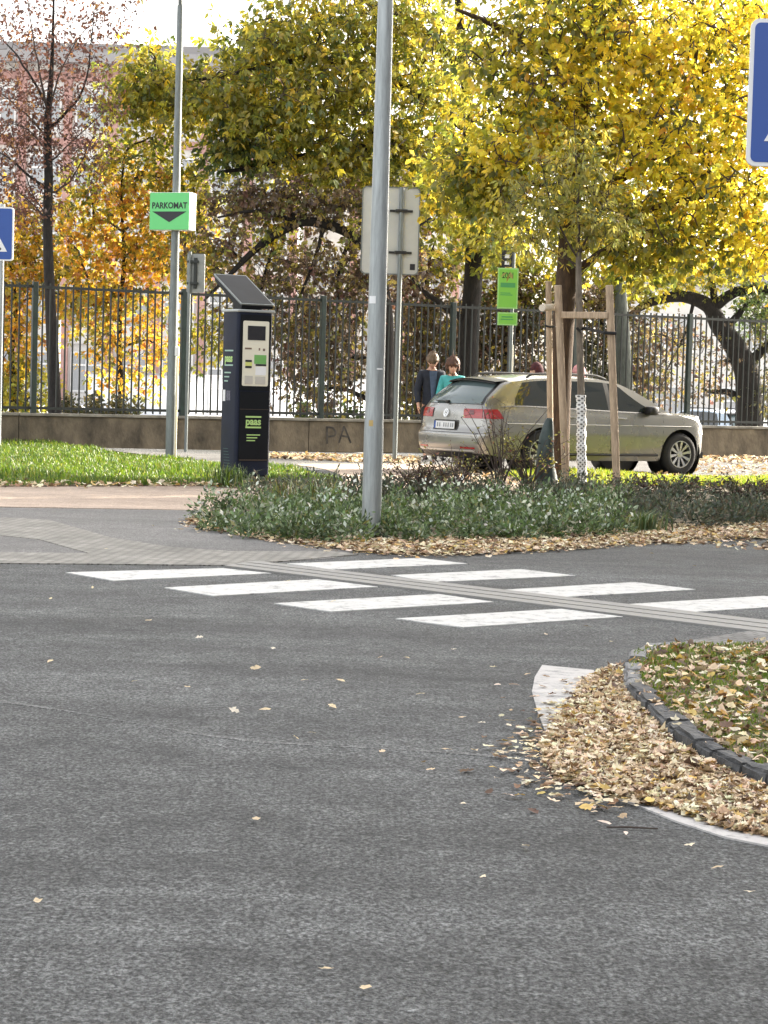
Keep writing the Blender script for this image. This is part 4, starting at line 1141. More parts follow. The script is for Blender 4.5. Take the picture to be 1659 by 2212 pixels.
    if open_jacket:
        b = MB()
        def sh(u, v):
            z = .86 + .60*v; hw = .012 + .055*v
            return V(P((u-.5)*2*hw, .125 + .022*math.sin(v*3.0) + .012*(1-(2*u-1)**2), z))
        b.grid(sh, 6, 12); b.build('shirt', shirt, o, smooth=True)
    j3 = {'top': (P(0, 0, 1.0), (.16*s, .12*s)), 'pelvis': (P(0, 0, .93), (.165*s, .125*s))}; e3 = [('top', 'pelvis')]
    for n in 'ab':
        j3['hip'+n] = (J['hip'+n][0], .098*s); j3['kn'+n] = (J['kn'+n][0], .072*s); an = J['an'+n][0]; j3['an'+n] = (an, .058*s)
        e3 += [('pelvis', 'hip'+n), ('hip'+n, 'kn'+n), ('kn'+n, 'an'+n)]
    skinned('trousers', j3, e3, 'pelvis', trousers, o)
    for n in 'ab':
        a_, t_ = V(J['an'+n][0]), V(J['toe'+n][0])
        skinned('shoe', {'h': ((a_.x, a_.y-.03*s, .05*s), .047*s), 'm': ((a_.x, a_.y+.06*s, .05*s), .046*s), 't': ((t_.x, t_.y+.03*s, .038*s), .038*s)}, [('h', 'm'), ('m', 't')], 'h', m_black, o)
    return o
m_navycloth = mat('navy_cloth', (.012, .016, .028), .85, var=.3, vscale=12, bump=.3, bscale=30)
m_bluecloth = mat('blue_shirt_cloth', (.06, .09, .15), .85, var=.2, vscale=12)
m_turq = mat('turquoise_cloth', (.06, .34, .35), .8, var=.15, vscale=9, bump=.3, bscale=22)
m_darkcloth = mat('dark_trouser_cloth', (.02, .02, .024), .9, var=.3, vscale=12)
m_pinkc = mat('pink_cloth', (.55, .26, .27), .85, var=.15, vscale=10)
m_maroon = mat('maroon_cloth', (.05, .015, .018), .9, var=.3, vscale=20)
def stand(px, py_top, H):
    """where a person of height H stands whose crown is at this place of the picture"""
    d = ray(px, py_top); t = (H - CAMH)/d.z; p = CAM + d*t; p.z = 0; return p
p1 = at(934, 765, 38.2); p2 = at(979, 776, 38.0); p3 = at(1165, 786, 39.0); p4 = at(1257, 790, 39.6)
person(V((p1.x, p1.y, 0)), R(190), p1.z+.01, 'person with fair brown hair in an open navy jacket over a blue shirt, looking down', m_navycloth, m_bluecloth, m_darkcloth, hair_mat('fair_brown_hair', (.13, .085, .05)), 'short', nod=R(36), turn=R(-12), open_jacket=True)
person(V((p2.x, p2.y, 0)), R(170), p2.z-.01, 'person with curly brown hair in a turquoise jacket behind the car', m_turq, m_white, m_darkcloth, hair_mat('chestnut_hair', (.085, .038, .022)), 'curly', nod=R(8), turn=R(20))
person(V((p3.x, p3.y, 0)), R(95), p3.z-.01, 'person in profile with a dark maroon hood, only the head above the car roof', m_maroon, m_white, m_darkcloth, mat('maroon_hood_cloth', (.06, .014, .018), .9, var=.3, vscale=20), 'hood', nod=R(5))
person(V((p4.x, p4.y, 0)), R(80), p4.z-.02, 'person in a pink hood half hidden behind the young trunk', m_pinkc, m_white, m_darkcloth, m_pinkc, 'hood', nod=R(12))
# ------------------------------------------------------------------ buildings beyond the yard
m_bwall = mat('pale_render', (.62, .60, .57), .9, var=.10, vscale=.5)
m_bred = mat('red_pilaster', (.40, .235, .205), .85, var=.2, vscale=1.5)
m_bwin = mat('window_glass', (.33, .34, .35), .2, spec=.8)
m_bframe = mat('white_window_frame', (.72, .72, .70), .6)
m_broof = mat('grey_roof', (.30, .29, .29), .8)
def apartment(Y, x0, x1, floors, fh, bay, zb, label, red=True, depth=12, name='school_building', rz=0.0):
    ori = V(((x0+x1)/2, Y, zb)); o = empty(name, ori, rz); tag(o, label, 'building')
    Wd = x1-x0; H = floors*fh + .9
    b = MB(); b.box((0, depth/2, H/2), (Wd, depth, H)); b.build('wall', m_bwall, o)
    b = MB(); b.box((0, depth/2-.2, H+.25), (Wd+.8, depth+1.2, .5)); b.box((0, depth/2+.8, H+.9), (Wd-3, depth-3, .8)); b.build('roof', m_broof, o)
    n = int(Wd//bay); st_ = Wd/n
    if red:
        for k in range(n+1):
            b = MB(); b.box((-Wd/2+k*st_, -.15, H/2), (.36, .30, H-.02)); b.build('pilaster', m_bred, o)
        for fl in range(1, floors+1):
            b = MB(); b.box((0, -.08, fl*fh+.35), (Wd-.01, .16, .35)); b.build('floor_band', m_bred if fl in (2, 4, 5) else m_bwall, o)
    wm = None; made = 0
    for fl in range(floors):
        for k in range(n):
            if made >= 96: break
            cx = -Wd/2 + (k+.5)*st_; cz = fl*fh + .9 + .95
            if wm is None:
                b = MB(); w_, h_ = st_*.66, 1.75
                for dx in (-w_/2, 0, w_/2): b.box((dx, -.03, 0), (.09, .06, h_))
                for dz in (-h_/2, h_*.18, h_/2): b.box((0, -.028, dz), (w_+.08, .05, .09))
                wm = b.mesh('window', m_bframe); b = MB(); b.box((0, .0, 0), (w_, .02, h_)); wg = b.mesh('pane', m_bwin)
            fr_ = link('window', wm, o); fr_.location = (cx, -.005, cz); g_ = link('pane', wg, fr_); made += 1
    return o
s100 = F/100
apartment(100, (-260-830)/s100, (620-830)/s100, 5, 2.95, 1.87, -.4, 'pale building with red pilasters and bands behind the trees at the left')
apartment(112, (640-830)*112/F, (1080-830)*112/F, 4, 3.0, 2.4, -1.0, 'pale building with red window bands behind the bare brown trees', depth=10)
apartment(96, (1330-830)*96/F, (1900-830)*96/F, 2, 3.1, 3.2, -1.2, 'low cream building behind the railing at the right, beyond the pale blue car', red=False)
# low block behind the railing, its white stands in for sunlit yard paving
m_sunlit_white = mat('sunlit_white', (.80, .82, .85), .8, var=.06, vscale=1.2)
q0, q1 = at(398, 900, 62), at(905, 900, 70)
bright_blk = empty('bright_yard_block', V((q0.x, q0.y, 0)), math.atan2(q1.y-q0.y, q1.x-q0.x)); tag(bright_blk, 'long low white block between the railing bars, standing in for sunlit yard', 'building')
Lh = (V((q1.x, q1.y, 0))-V((q0.x, q0.y, 0))).length
b = MB(); b.box((Lh/2, 2, .35), (Lh, 4, 2.0)); b.build('wall', m_sunlit_white, bright_blk)
b = MB(); b.box((Lh/2, 2, 1.38), (Lh+.3, 4.3, .06)); b.build('roof', m_broof, bright_blk)
for k in range(4):
    b = MB(); b.box((Lh*(k+.5)/4, -.01, .55), (.8, .04, .9)); b.build('door', mat('grey_door', (.4, .42, .45), .6), bright_blk)
q = at(127, 690, 52); wp = empty('white_post', V((q.x, 52, 0))); tag(wp, 'thin white post in the yard behind the railing at the left', 'post')
b = MB(); b.tube([(0, 0, -.3), (0, 0, at(127, 642, 52).z)], .05, 10); b.build('post', m_white, wp, smooth=True)
b = MB(); b.lathe([(.06, 0), (.06, .04), (0, .07)], 10, None, (0, 0, at(127, 642, 52).z)); b.build('cap', m_white, wp)

# unseen block added right of the view to throw shade over the junction
blk = empty('shade_block', V((16, 8, 0))); tag(blk, 'unseen tall plain block added right of the junction to shade it', 'building')
b = MB(); b.box((6, 0, 7.5), (12, 59, 15)); b.build('wall', m_bwall, blk)
b = MB(); b.box((6, 0, 15.2), (12.6, 59.4, .4)); b.build('roof', m_broof, blk)
b = MB(); bw_, bh_ = 1.5, 1.6
b.box((0, 0, 0), (.03, bw_, bh_)); wg = b.mesh('window', m_bwin)
for fl in range(4):
    for k in range(14):
        g_ = link('window', wg, blk); g_.location = (-.01, -22 + 44*k/13, 2.2 + 3.3*fl)
# ------------------------------------------------------------------ palettes (leaf colours)
YEL = [(.80, .66, .065, 6), (.70, .59, .06, 4.5), (.50, .44, .035, 3), (.30, .31, .035, 2), (.60, .36, .04, .9), (.13, .15, .03, 1.6)]
OLV = [(.37, .33, .035, 4), (.28, .27, .034, 4), (.19, .205, .03, 3), (.50, .40, .04, 2.2), (.11, .145, .028, 1.6), (.70, .53, .04, .8)]
GRN = [(.065, .105, .03, 4), (.10, .14, .035, 3), (.11, .13, .03, 2), (.22, .19, .03, .7)]
SAP = [(.28, .27, .06, 4), (.36, .33, .06, 3), (.18, .20, .06, 2), (.52, .42, .06, 1.6)]
ORG = [(.60, .32, .03, 3), (.68, .45, .035, 3.4), (.50, .39, .04, 3), (.26, .25, .04, 2.4), (.38, .17, .04, 1.0), (.13, .14, .03, 1.2)]
RED = [(.15, .065, .045, 4), (.22, .10, .055, 2), (.10, .05, .04, 3), (.34, .18, .06, 1)]
BRN = [(.17, .12, .07, 4), (.12, .088, .06, 4), (.26, .19, .08, 2.4), (.42, .34, .07, 2.0), (.15, .075, .055, 1.0), (.19, .19, .05, 2.2)]
DRK = [(.075, .08, .03, 4), (.11, .095, .04, 3), (.10, .085, .03, 2), (.20, .16, .04, .8)]
LIT = [(.72, .56, .37, 4), (.84, .72, .51, 3.6), (.52, .37, .22, 3), (.27, .165, .085, 2.6), (.64, .44, .14, 1.4), (.86, .78, .58, 2), (.12, .07, .042, 2.2)]
GRS = [(.075, .145, .008, 4), (.11, .19, .010, 3), (.16, .215, .012, 2), (.21, .215, .03, 1.2), (.04, .085, .010, 2.4)]
COV = [(.105, .165, .06, 4), (.19, .26, .13, 3), (.055, .085, .035, 4.5), (.36, .41, .30, 1.6), (.10, .155, .035, 3), (.22, .22, .08, 1.0)]
COV2 = [(.060, .085, .05, 4), (.085, .085, .05, 3), (.11, .09, .06, 2), (.04, .055, .035, 3), (.15, .15, .09, .8)]
m_leaf = leafmat('autumn_leaf', .60, gain=1.3)
m_litter = leafmat('dry_leaf', .15)
m_blade = leafmat('grass_blade', .5, gain=1.0)
m_cover = leafmat('cover_leaf', .35)
m_bark = mat('grey_brown_bark', (.020, .017, .015), .95, var=.45, vscale=7, stretch=(3, 3, .8), bump=.6, bscale=18)
m_bark2 = mat('red_brown_bark', (.060, .037, .022), .95, var=.4, vscale=6, stretch=(4, 4, .7), bump=.6, bscale=16)
m_bark3 = mat('young_bark', (.17, .145, .115), .9, var=.35, vscale=9, stretch=(4, 4, .8), bump=.3, bscale=30)
m_twig = mat('twig_bark', (.060, .045, .038), .95)

class Tree:
    def __init__(s, name, label, cat, base, trunk, bark, seed, nside=10, root_r=1.0):
        s.rng = np.random.default_rng(seed); s.base = base; s.bark = bark
        s.root = empty(name, base); tag(s.root, label, cat)
        s.nodes = []; s.rad = []; s.tubes = []; s.anch = {}
        s.limb([p for p, r in trunk], [r for p, r in trunk], nside)
    def limb(s, pts, rad, n=8, wob=0.0):
        """a smooth tapering limb through the points"""
        pts = [V(p) for p in pts]; out = []; rr = []
        k = len(pts)
        for i in range(k-1):
            p0, p1, p2, p3 = pts[max(i-1, 0)], pts[i], pts[i+1], pts[min(i+2, k-1)]
            m = max(3, min(8, int((p2-p1).length/.25)))
            for j in range(m):
                t = j/m
                out.append(.5*((2*p1)+(p2-p0)*t+(2*p0-5*p1+4*p2-p3)*t*t+(3*p1-p0-3*p2+p3)*t**3)); rr.append(rad[i]+(rad[i+1]-rad[i])*t)
        out.append(pts[-1]); rr.append(rad[-1])
        if wob:
            for i in range(1, len(out)): out[i] = out[i] + V(s.rng.normal(0, wob, 3))
        s.tubes.append((out, rr, n)); s.nodes += out; s.rad += rr
        return out
    def bough(s, c, r_end=.02, arch=.12, start=None, scale=.5):
        """a limb from the nearest suitable node to c"""
        c = V(c); N = np.array([tuple(p) for p in s.nodes]); Rr = np.array(s.rad)
        d = np.linalg.norm(N - np.array(c), axis=1) + 1.2*np.maximum(0, N[:, 2] - c.z + .2) - 2.0*Rr
        i = int(np.argmin(d)) if start is None else start
        a = s.nodes[i]; r0 = max(r_end*1.5, s.rad[i]*scale); L_ = (c-a).length
        if L_ < .05: return
        pts = [a]
        for t in (.3, .62, .85):
            q = a.lerp(c, t) + V((0, 0, arch*L_*math.sin(math.pi*t))) + V(s.rng.normal(0, .05*L_, 3)); pts.append(q)
        pts.append(c); k = len(pts)
        s.limb(pts, [r0 + (r_end-r0)*(i_/(k-1))**.8 for i_ in range(k)], 6)
    def cloud(s, c, r, n, pal, k=14, spread=.22, twig=(.016, .005), shell=.35, bough=True, dens=1.45):
        """twigs through an ellipsoid of the crown; leaves will hang on them"""
        n = int(n*dens*1.3); k = k*1.75; spread = spread*1.15
        c = V(c); r = V(r) if hasattr(r, '__len__') else V((r, r, r))
        if bough: s.bough(c)
        u = s.rng.normal(size=(n, 3)); u /= np.linalg.norm(u, axis=1, keepdims=True)
        rad = s.rng.uniform(0, 1, (n, 1))**(shell+.05)
        pts = np.array(c) + u*rad*np.array(r)*s.rng.uniform(.8, 1.12, (n, 1))
        N = np.array([tuple(p) for p in s.nodes]); keep = np.linalg.norm((N-np.array(c))/np.array(r), axis=1) < 1.6
        if keep.sum() < 3: keep[:] = True
        loc = [tuple(x) for x in N[keep]]
        order = np.argsort(np.linalg.norm(pts-np.array(c), axis=1))
        for q in pts[order]:
            A = np.array(loc); d = np.linalg.norm(A-q, axis=1); i = int(np.argmin(d)); a = V(loc[i]); p = V(q)
            if d[i] < .02: continue
            mid = a.lerp(p, .55) + V((0, 0, .10*d[i])) + V(s.rng.normal(0, .05*d[i], 3))
            s.tubes.append(([a, mid, p], [twig[0], (twig[0]+twig[1])/2, twig[1]], 4))
            loc.append(tuple(p)); loc.append(tuple(mid))
            s.anch.setdefault(id(pal), (pal, []))[1].append((p, (p-mid).normalized(), k, spread))
    def finish(s, L=(.09, .14), W=.5, droop=.8, mat_=None, jit=.3, fan=5):
        b = MB()
        thick = [t for t in s.tubes if max(t[1]) > .03]; thin = [t for t in s.tubes if max(t[1]) <= .03]
        for pts, rr, n in thick: b.tube([p - s.base for p in pts], rr, n)
        b.build('trunk', s.bark, s.root, smooth=True, angle=80)
        if thin:
            b = MB()
            for pts, rr, n in thin: b.tube([p - s.base for p in pts], rr, n, cap=False)
            b.build('twigs', m_twig, s.root, smooth=True, angle=80)
        P, D, Nn, Ls, Ws, C = [], [], [], [], [], []
        for pal, lst in s.anch.values():
            for p, d, k, sp in lst:
                m = max(1, int(s.rng.poisson(k/fan)))    # sprays of a few leaves fanning from one stalk
                off = s.rng.normal(0, 1, (m, 3))*np.array([sp, sp, sp*.8]); off[:, 2] -= sp*.2
                ax = s.rng.normal(0, .5, (m, 3)) + off/(sp+1e-6)*.35 + np.array(d)*.3; ax[:, 2] -= droop
                fn_ = s.rng.normal(0, .6, (m, 3)); fn_[:, 2] += .55
                cc = palette(s.rng, pal, m, .22)
                k = m*fan; rep = lambda a: np.repeat(a, fan, axis=0)
                dd = rep(ax/np.linalg.norm(ax, axis=1, keepdims=True)) + s.rng.normal(0, .52, (k, 3))
                P.append(np.array(p - s.base) + rep(off) + dd*.03); D.append(dd); Nn.append(rep(fn_) + s.rng.normal(0, .35, (k, 3)))
                l = s.rng.uniform(L[0], L[1], k); Ls.append(l); Ws.append(l*W*s.rng.uniform(.75, 1.2, k))
                C.append(np.clip(rep(cc)*s.rng.uniform(.85, 1.15, (k, 1)), 0, .95))
        if P:
            me = leaves_mesh('crown', np.vstack(P), np.vstack(D), np.vstack(Nn), np.concatenate(Ls), np.concatenate(Ws), np.vstack(C), mat_ or m_leaf)
            link('crown', me, s.root)
        return s.root
def pxr(rx, ry, Y, rd): return (rx*Y/F, rd, ry*Y/F)
def yz(p): return V((p.x, p.y, yard_z(p.x)))
# ---- big yellow tree on the strip in front of the car
b0 = G(1203, 1039); Y0 = b0.y
tr = [(b0 - V((0, 0, .1)), .20), (at(1203, 1000, Y0), .172), (at(1211, 800, Y0), .158), (at(1224, 600, Y0+.1), .150), (at(1236, 420, Y0+.3), .135), (at(1262, 200, Y0+.5), .11), (at(1285, -60, Y0+.6), .08), (at(1290, -300, Y0+.6), .04)]
T = Tree('yellow_tree', 'big bright yellow tree with a red-brown trunk in front of the car', 'tree', b0, tr, m_bark2, 11, 14)
T.limb([at(1236, 420, Y0+.3), at(1330, 395, Y0+.2), at(1430, 330, Y0), at(1560, 325, Y0-.3), at(1720, 300, Y0-.5)], [.075, .06, .055, .04, .02])
T.limb([at(1250, 300, Y0+.4), at(1370, 270, Y0+.9), at(1480, 210, Y0+1.2), at(1620, 120, Y0+1.4)], [.07, .055, .04, .02])
T.limb([at(1262, 200, Y0+.5), at(1180, 120, Y0+.3), at(1080, 60, Y0), at(985, 20, Y0-.3)], [.075, .065, .05, .02])
T.limb([at(1224, 560, Y0+.1), at(1340, 480, Y0-.3), at(1480, 430, Y0-.8), at(1640, 420, Y0-1.0)], [.06, .045, .035, .02])
for (px, py, dY, rx, ry, rd, n, pal) in [
    (1330, 110, .2, 150, 120, 1.5, 95, YEL), (1500, 150, .0, 140, 130, 1.5, 85, YEL), (1640, 230, -.3, 130, 150, 1.4, 75, YEL),
    (1420, 300, -.4, 140, 95, 1.3, 75, YEL), (1560, 400, -.6, 150, 95, 1.3, 85, YEL), (1650, 520, -.5, 110, 70, 1.1, 48, YEL),
    (1180, 210, -.3, 130, 110, 1.3, 70, YEL), (1080, 130, .3, 130, 120, 1.4, 60, OLV), (1240, 20, .3, 170, 100, 1.5, 75, OLV),
    (1110, 330, -.2, 130, 80, 1.2, 70, YEL), (1310, 430, -.2, 120, 90, 1.2, 60, OLV), (1450, 500, -.3, 120, 70, 1.2, 60, OLV),
    (1560, 10, .4, 150, 90, 1.5, 52, YEL), (1690, 60, .3, 100, 90, 1.4, 40, YEL), (1015, 370, .2, 80, 70, 1.0, 56, OLV), (1075, 430, .3, 90, 50, 1.0, 50, OLV),
    (1360, 545, .2, 90, 50, 1.0, 36, OLV), (1250, 300, .3, 90, 100, 1.1, 50, OLV)]:
    Y = Y0 + dY; T.cloud(at(px, py, Y), pxr(rx, ry, Y, rd), n, pal, 13, .19, dens=1.25)
for (px, py, dY, rx, ry, rd, n) in [(1150, -160, .4, 260, 150, 2.2, 55), (1450, -200, .4, 260, 170, 2.4, 60), (1300, -400, .5, 330, 180, 2.4, 60)]:
    Y = Y0 + dY; T.cloud(at(px, py, Y), pxr(rx, ry, Y, rd), n, YEL, 16, .26)
T.finish((.075, .135), .58, .7)

# ---- olive tree behind the railing, spreading across the middle
b0 = yz(at(1004, 900, 47.5)); Y0 = 47.5
tr = [(b0 - V((0, 0, .2)), .30), (at(1006, 860, Y0), .26), (at(1014, 720, Y0), .22), (at(1024, 560, Y0), .20), (at(1022, 400, Y0), .17), (at(1005, 200, Y0), .13), (at(990, -20, Y0), .09), (at(985, -250, Y0), .04)]
T = Tree('olive_tree', 'large olive-green tree behind the railing with a dark trunk between the two road signs', 'tree', b0, tr, m_bark, 12, 12)
T.limb([at(1012, 720, Y0), at(950, 600, Y0-.5), at(890, 640, Y0-.8)], [.09, .07, .05]) if False else None
T.limb([at(1022, 430, Y0), at(880, 320, Y0-.6), at(700, 330, Y0-1.2), at(560, 360, Y0-1.4), at(470, 372, Y0-1.5)], [.13, .11, .08, .05, .03])
T.limb([at(1012, 280, Y0), at(860, 180, Y0-.5), at(680, 130, Y0-.9), at(500, 160, Y0-1.2), at(330, 190, Y0-1.3)], [.12, .09, .07, .04, .02])
T.limb([at(1000, 150, Y0), at(880, 40, Y0-.4), at(720, -20, Y0-.6)], [.10, .07, .03])
T.limb([at(1016, 700, Y0), at(930, 640, Y0-.3), at(890, 600, Y0-.5)], [.08, .06, .03])
for (px, py, dY, rx, ry, rd, n, pal) in [
    (560, 90, -1.0, 110, 80, 1.6, 60, OLV), (690, 60, -1.0, 140, 100, 1.8, 80, OLV), (780, 190, -1.0, 130, 110, 1.8, 85, OLV), (640, 220, -1.2, 130, 90, 1.7, 85, OLV),
    (510, 210, -1.2, 100, 80, 1.5, 55, OLV), (700, 340, -1.1, 120, 70, 1.6, 70, OLV), (560, 290, -1.4, 90, 60, 1.3, 45, OLV), (505, 320, -1.4, 48, 42, .8, 26, GRN), (820, 330, -.8, 110, 90, 1.6, 70, OLV),
    (930, 120, -.6, 130, 130, 1.8, 75, OLV), (940, 290, -.6, 120, 110, 1.7, 75, OLV), (950, 440, -.7, 110, 70, 1.5, 60, OLV), (1060, 500, -.5, 90, 50, 1.3, 45, OLV),
    (330, 180, -1.3, 70, 60, 1.1, 40, OLV), (400, 210, -1.3, 80, 55, 1.1, 42, OLV), (280, 220, -1.2, 55, 45, .9, 24, OLV), (840, 30, -.6, 130, 90, 1.7, 60, OLV), (330, 110, -1.3, 30, 25, .6, 7, OLV)]:
    Y = Y0 + dY; T.cloud(at(px, py, Y), pxr(rx, ry, Y, rd), n, pal, 14, .24)
for (px, py, dY, rx, ry, rd, n) in [(760, -170, -.4, 240, 140, 2.6, 55), (1050, -200, 0, 260, 170, 2.8, 60), (980, -430, .2, 300, 150, 2.6, 45)]:
    Y = Y0 + dY; T.cloud(at(px, py, Y), pxr(rx, ry, Y, rd), n, OLV, 16, .3)
T.finish((.12, .195), .42, 1.05)

# ---- slender reddish tree at the left behind the railing
b0 = yz(at(119, 905, 43.5)); Y0 = 43.5
tr = [(b0 - V((0, 0, .2)), .15), (at(118, 860, Y0), .13), (at(108, 640, Y0), .105), (at(103, 500, Y0), .095), (at(105, 380, Y0), .088), (at(103, 270, Y0), .075), (at(112, 140, Y0), .04), (at(116, 0, Y0), .022), (at(118, -150, Y0), .01)]
T = Tree('slender_tree', 'slender straight tree with rising twigs and thin red-brown leaves at the upper left', 'tree', b0, tr, m_bark, 13, 10)
for (sx, sy, pts, r) in [(103, 235, [(80, 190), (50, 140), (10, 90), (-40, 20)], .035), (108, 275, [(150, 235), (180, 190), (195, 110), (205, 10)], .035), (104, 260, [(88, 160), (70, 80), (60, -20)], .03),
                         (105, 265, [(125, 170), (165, 90), (240, 20)], .022), (103, 410, [(50, 370), (0, 330), (-60, 310)], .032), (106, 415, [(150, 395), (190, 320), (210, 270)], .028), (103, 300, [(40, 230), (-30, 180)], .025),
                         (103, 480, [(60, 430), (10, 400)], .02), (106, 470, [(70, 420), (40, 320)], .02), (104, 330, [(60, 280), (0, 260)], .022), (106, 350, [(160, 300), (230, 240)], .02)]:
    T.limb([at(sx, sy, Y0)] + [at(x, y, Y0 + random.uniform(-.5, .5)) for x, y in pts], [r] + [max(.008, r*(1-.8*(i+1)/len(pts))) for i in range(len(pts))], 6, .012)
for (px, py, rx, ry, n) in [(30, 60, 90, 110, 55), (110, 60, 60, 120, 40), (190, 80, 70, 130, 45), (20, 210, 90, 100, 75), (110, 200, 90, 90, 42), (190, 230, 70, 90, 40), (10, 350, 90, 90, 75), (170, 340, 80, 70, 50), (70, 290, 70, 60, 40), (60, 430, 80, 60, 45), (250, 40, 60, 90, 22)]:
    T.cloud(at(px, py, Y0), pxr(rx, ry, Y0, .9), n, RED, 3.0, .15, (.008, .003), bough=False, dens=1.7)
for (px, py, rx, ry, n) in [(-60, -120, 150, 120, 30), (130, -160, 140, 130, 30)]:
    T.cloud(at(px, py, Y0), pxr(rx, ry, Y0, 1.2), n, RED, 6, .25, (.009, .004))
T.finish((.06, .11), .6, .35, fan=2)

# ---- orange and yellow foliage of smaller trees behind the railing at the left
def bush_tree(name, label, px, Y, trunk, clouds, pal_default, seed, k=13, L=(.09, .15), droop=.6, r0=.07, spread=.2, bark=None, shell=.35, dens=.95):
    b0 = yz(at(px, 900, Y)); rr = [r0*(1-.75*i/(len(trunk)-1)) for i in range(len(trunk))]
    t = Tree(name, label, 'tree', b0, [(b0 - V((0, 0, .2)), r0*1.15)] + [(at(x, y, Y), r_) for (x, y), r_ in zip(trunk, rr)], bark or m_bark, seed, 8)
    for c in clouds:
        px_, py_, rx, ry, n = c[:5]; pal = c[5] if len(c) > 5 else pal_default; dY = c[6] if len(c) > 6 else 0
        t.cloud(at(px_, py_, Y+dY), pxr(rx, ry, Y+dY, max(.5, (rx+ry)/2*Y/F*.9)), n, pal, k, spread, (.012, .004), shell, dens=dens)
    return t.finish(L, .52, droop)
bush_tree('maple_tree', 'small orange and yellow tree behind the railing, in front of the red pilasters', 262, 46.5, [(262, 860), (258, 700), (268, 560), (262, 420), (270, 330)],
    [(270, 400, 90, 80, 50, ORG), (340, 470, 90, 70, 50, ORG), (200, 480, 80, 60, 42, ORG), (290, 540, 110, 60, 58, ORG), (400, 560, 70, 50, 34, ORG), (190, 600, 90, 50, 46, ORG), (300, 640, 90, 50, 40, ORG),
     (230, 720, 70, 60, 30, ORG), (330, 740, 60, 60, 26, ORG), (280, 820, 70, 50, 22, ORG), (180, 410, 60, 60, 26, OLV), (350, 380, 60, 50, 28, OLV), (430, 470, 50, 60, 24, OLV), (250, 330, 70, 50, 30, OLV), (330, 300, 70, 50, 26, OLV), (420, 380, 60, 50, 26, OLV), (150, 520, 60, 60, 26, ORG), (220, 650, 60, 50, 24, OLV)], ORG, 21)
bush_tree('maple_tree', 'low orange-leaved tree at the far left edge behind the railing', 30, 45.5, [(30, 860), (25, 760), (35, 660), (20, 560)],
    [(20, 620, 90, 60, 62, ORG), (30, 720, 80, 70, 60, ORG), (20, 820, 80, 70, 60, OLV), (70, 560, 80, 50, 46, ORG), (-60, 600, 80, 120, 50, ORG), (140, 640, 50, 40, 24, ORG), (60, 860, 60, 30, 26, OLV), (10, 500, 80, 50, 40, ORG), (60, 450, 60, 50, 22, ORG)], ORG, 22)
# ---- bare brown trees with hanging dead leaves in the middle
b0 = yz(at(834, 905, 45.5)); Y0 = 45.5
tr = [(b0 - V((0, 0, .2)), .17), (at(834, 820, Y0), .15), (at(836, 700, Y0), .14), (at(822, 600, Y0), .125), (at(790, 535, Y0), .11), (at(740, 497, Y0), .105), (at(660, 478, Y0-.2), .10), (at(600, 505, Y0-.3), .085), (at(545, 545, Y0-.4), .07), (at(490, 600, Y0-.5), .04), (at(440, 650, Y0-.5), .02)]
T = Tree('arching_tree', 'dark tree whose crooked limb arches left over the parking machine, hung with brown dead leaves', 'tree', b0, tr, m_bark, 14, 10)
T.limb([at(700, 485, Y0-.1), at(680, 560, Y0-.3), at(640, 660, Y0-.3)], [.05, .035, .02]); T.limb([at(760, 505, Y0), at(730, 600, Y0+.1), at(735, 720, Y0+.1)], [.05, .03, .02])
T.limb([at(600, 505, Y0-.3), at(570, 600, Y0-.2), at(555, 690, Y0-.1)], [.04, .03, .015]); T.limb([at(640, 480, Y0-.2), at(560, 455, Y0-.5), at(470, 470, Y0-.7)], [.05, .035, .02])
T.limb([at(822, 600, Y0), at(870, 520, Y0), at(930, 470, Y0+.2)], [.06, .04, .02])
for (px, py, rx, ry, n, pal) in [(520, 440, 90, 50, 52, BRN), (620, 430, 90, 50, 60, BRN), (740, 440, 90, 50, 55, BRN), (480, 540, 70, 60, 44, BRN), (580, 590, 70, 60, 40, BRN), (680, 570, 80, 60, 44, BRN), (770, 590, 60, 70, 46, BRN),
                                 (640, 680, 90, 60, 62, BRN), (740, 690, 60, 70, 46, BRN), (540, 700, 60, 60, 36, BRN), (660, 770, 80, 50, 48, BRN), (750, 780, 60, 50, 34, BRN), (640, 830, 40, 40, 14, BRN), (710, 840, 60, 40, 18, BRN), (430, 560, 50, 60, 26, OLV), (880, 560, 60, 60, 32, BRN), (800, 500, 60, 40, 30, OLV), (460, 720, 50, 70, 30, OLV), (590, 490, 60, 40, 22, OLV)]:
    T.cloud(at(px, py, Y0), pxr(rx, ry, Y0, 1.0), n, pal, 9.5, .2, (.011, .004), dens=1.4)
T.finish((.08, .14), .55, .9)
# ---- dense dark shrubs and trees behind the car
bush_tree('bare_tree', 'thin dark tree with brown leaves behind the two people', 905, 48.5, [(905, 860), (912, 740), (920, 600), (940, 520)],
    [(905, 640, 70, 70, 50), (950, 720, 70, 80, 56), (890, 740, 60, 80, 50), (930, 820, 70, 60, 46), (960, 560, 60, 50, 34, OLV), (870, 830, 50, 50, 26), (880, 600, 50, 50, 24, RED)], BRN, 31, 15, (.09, .14), .9)
bush_tree('bare_tree', 'thin dark tree with brown leaves behind the green notice board', 1090, 49.5, [(1088, 860), (1092, 740), (1080, 620), (1100, 540)],
    [(1080, 640, 80, 70, 60), (1130, 720, 80, 80, 66), (1050, 760, 70, 80, 60), (1120, 820, 80, 50, 50), (1150, 600, 80, 60, 52, OLV), (1060, 560, 70, 50, 40, OLV), (1010, 700, 50, 90, 42, DRK), (1160, 680, 60, 70, 40, DRK)], BRN, 32, 15, (.09, .14), .9)
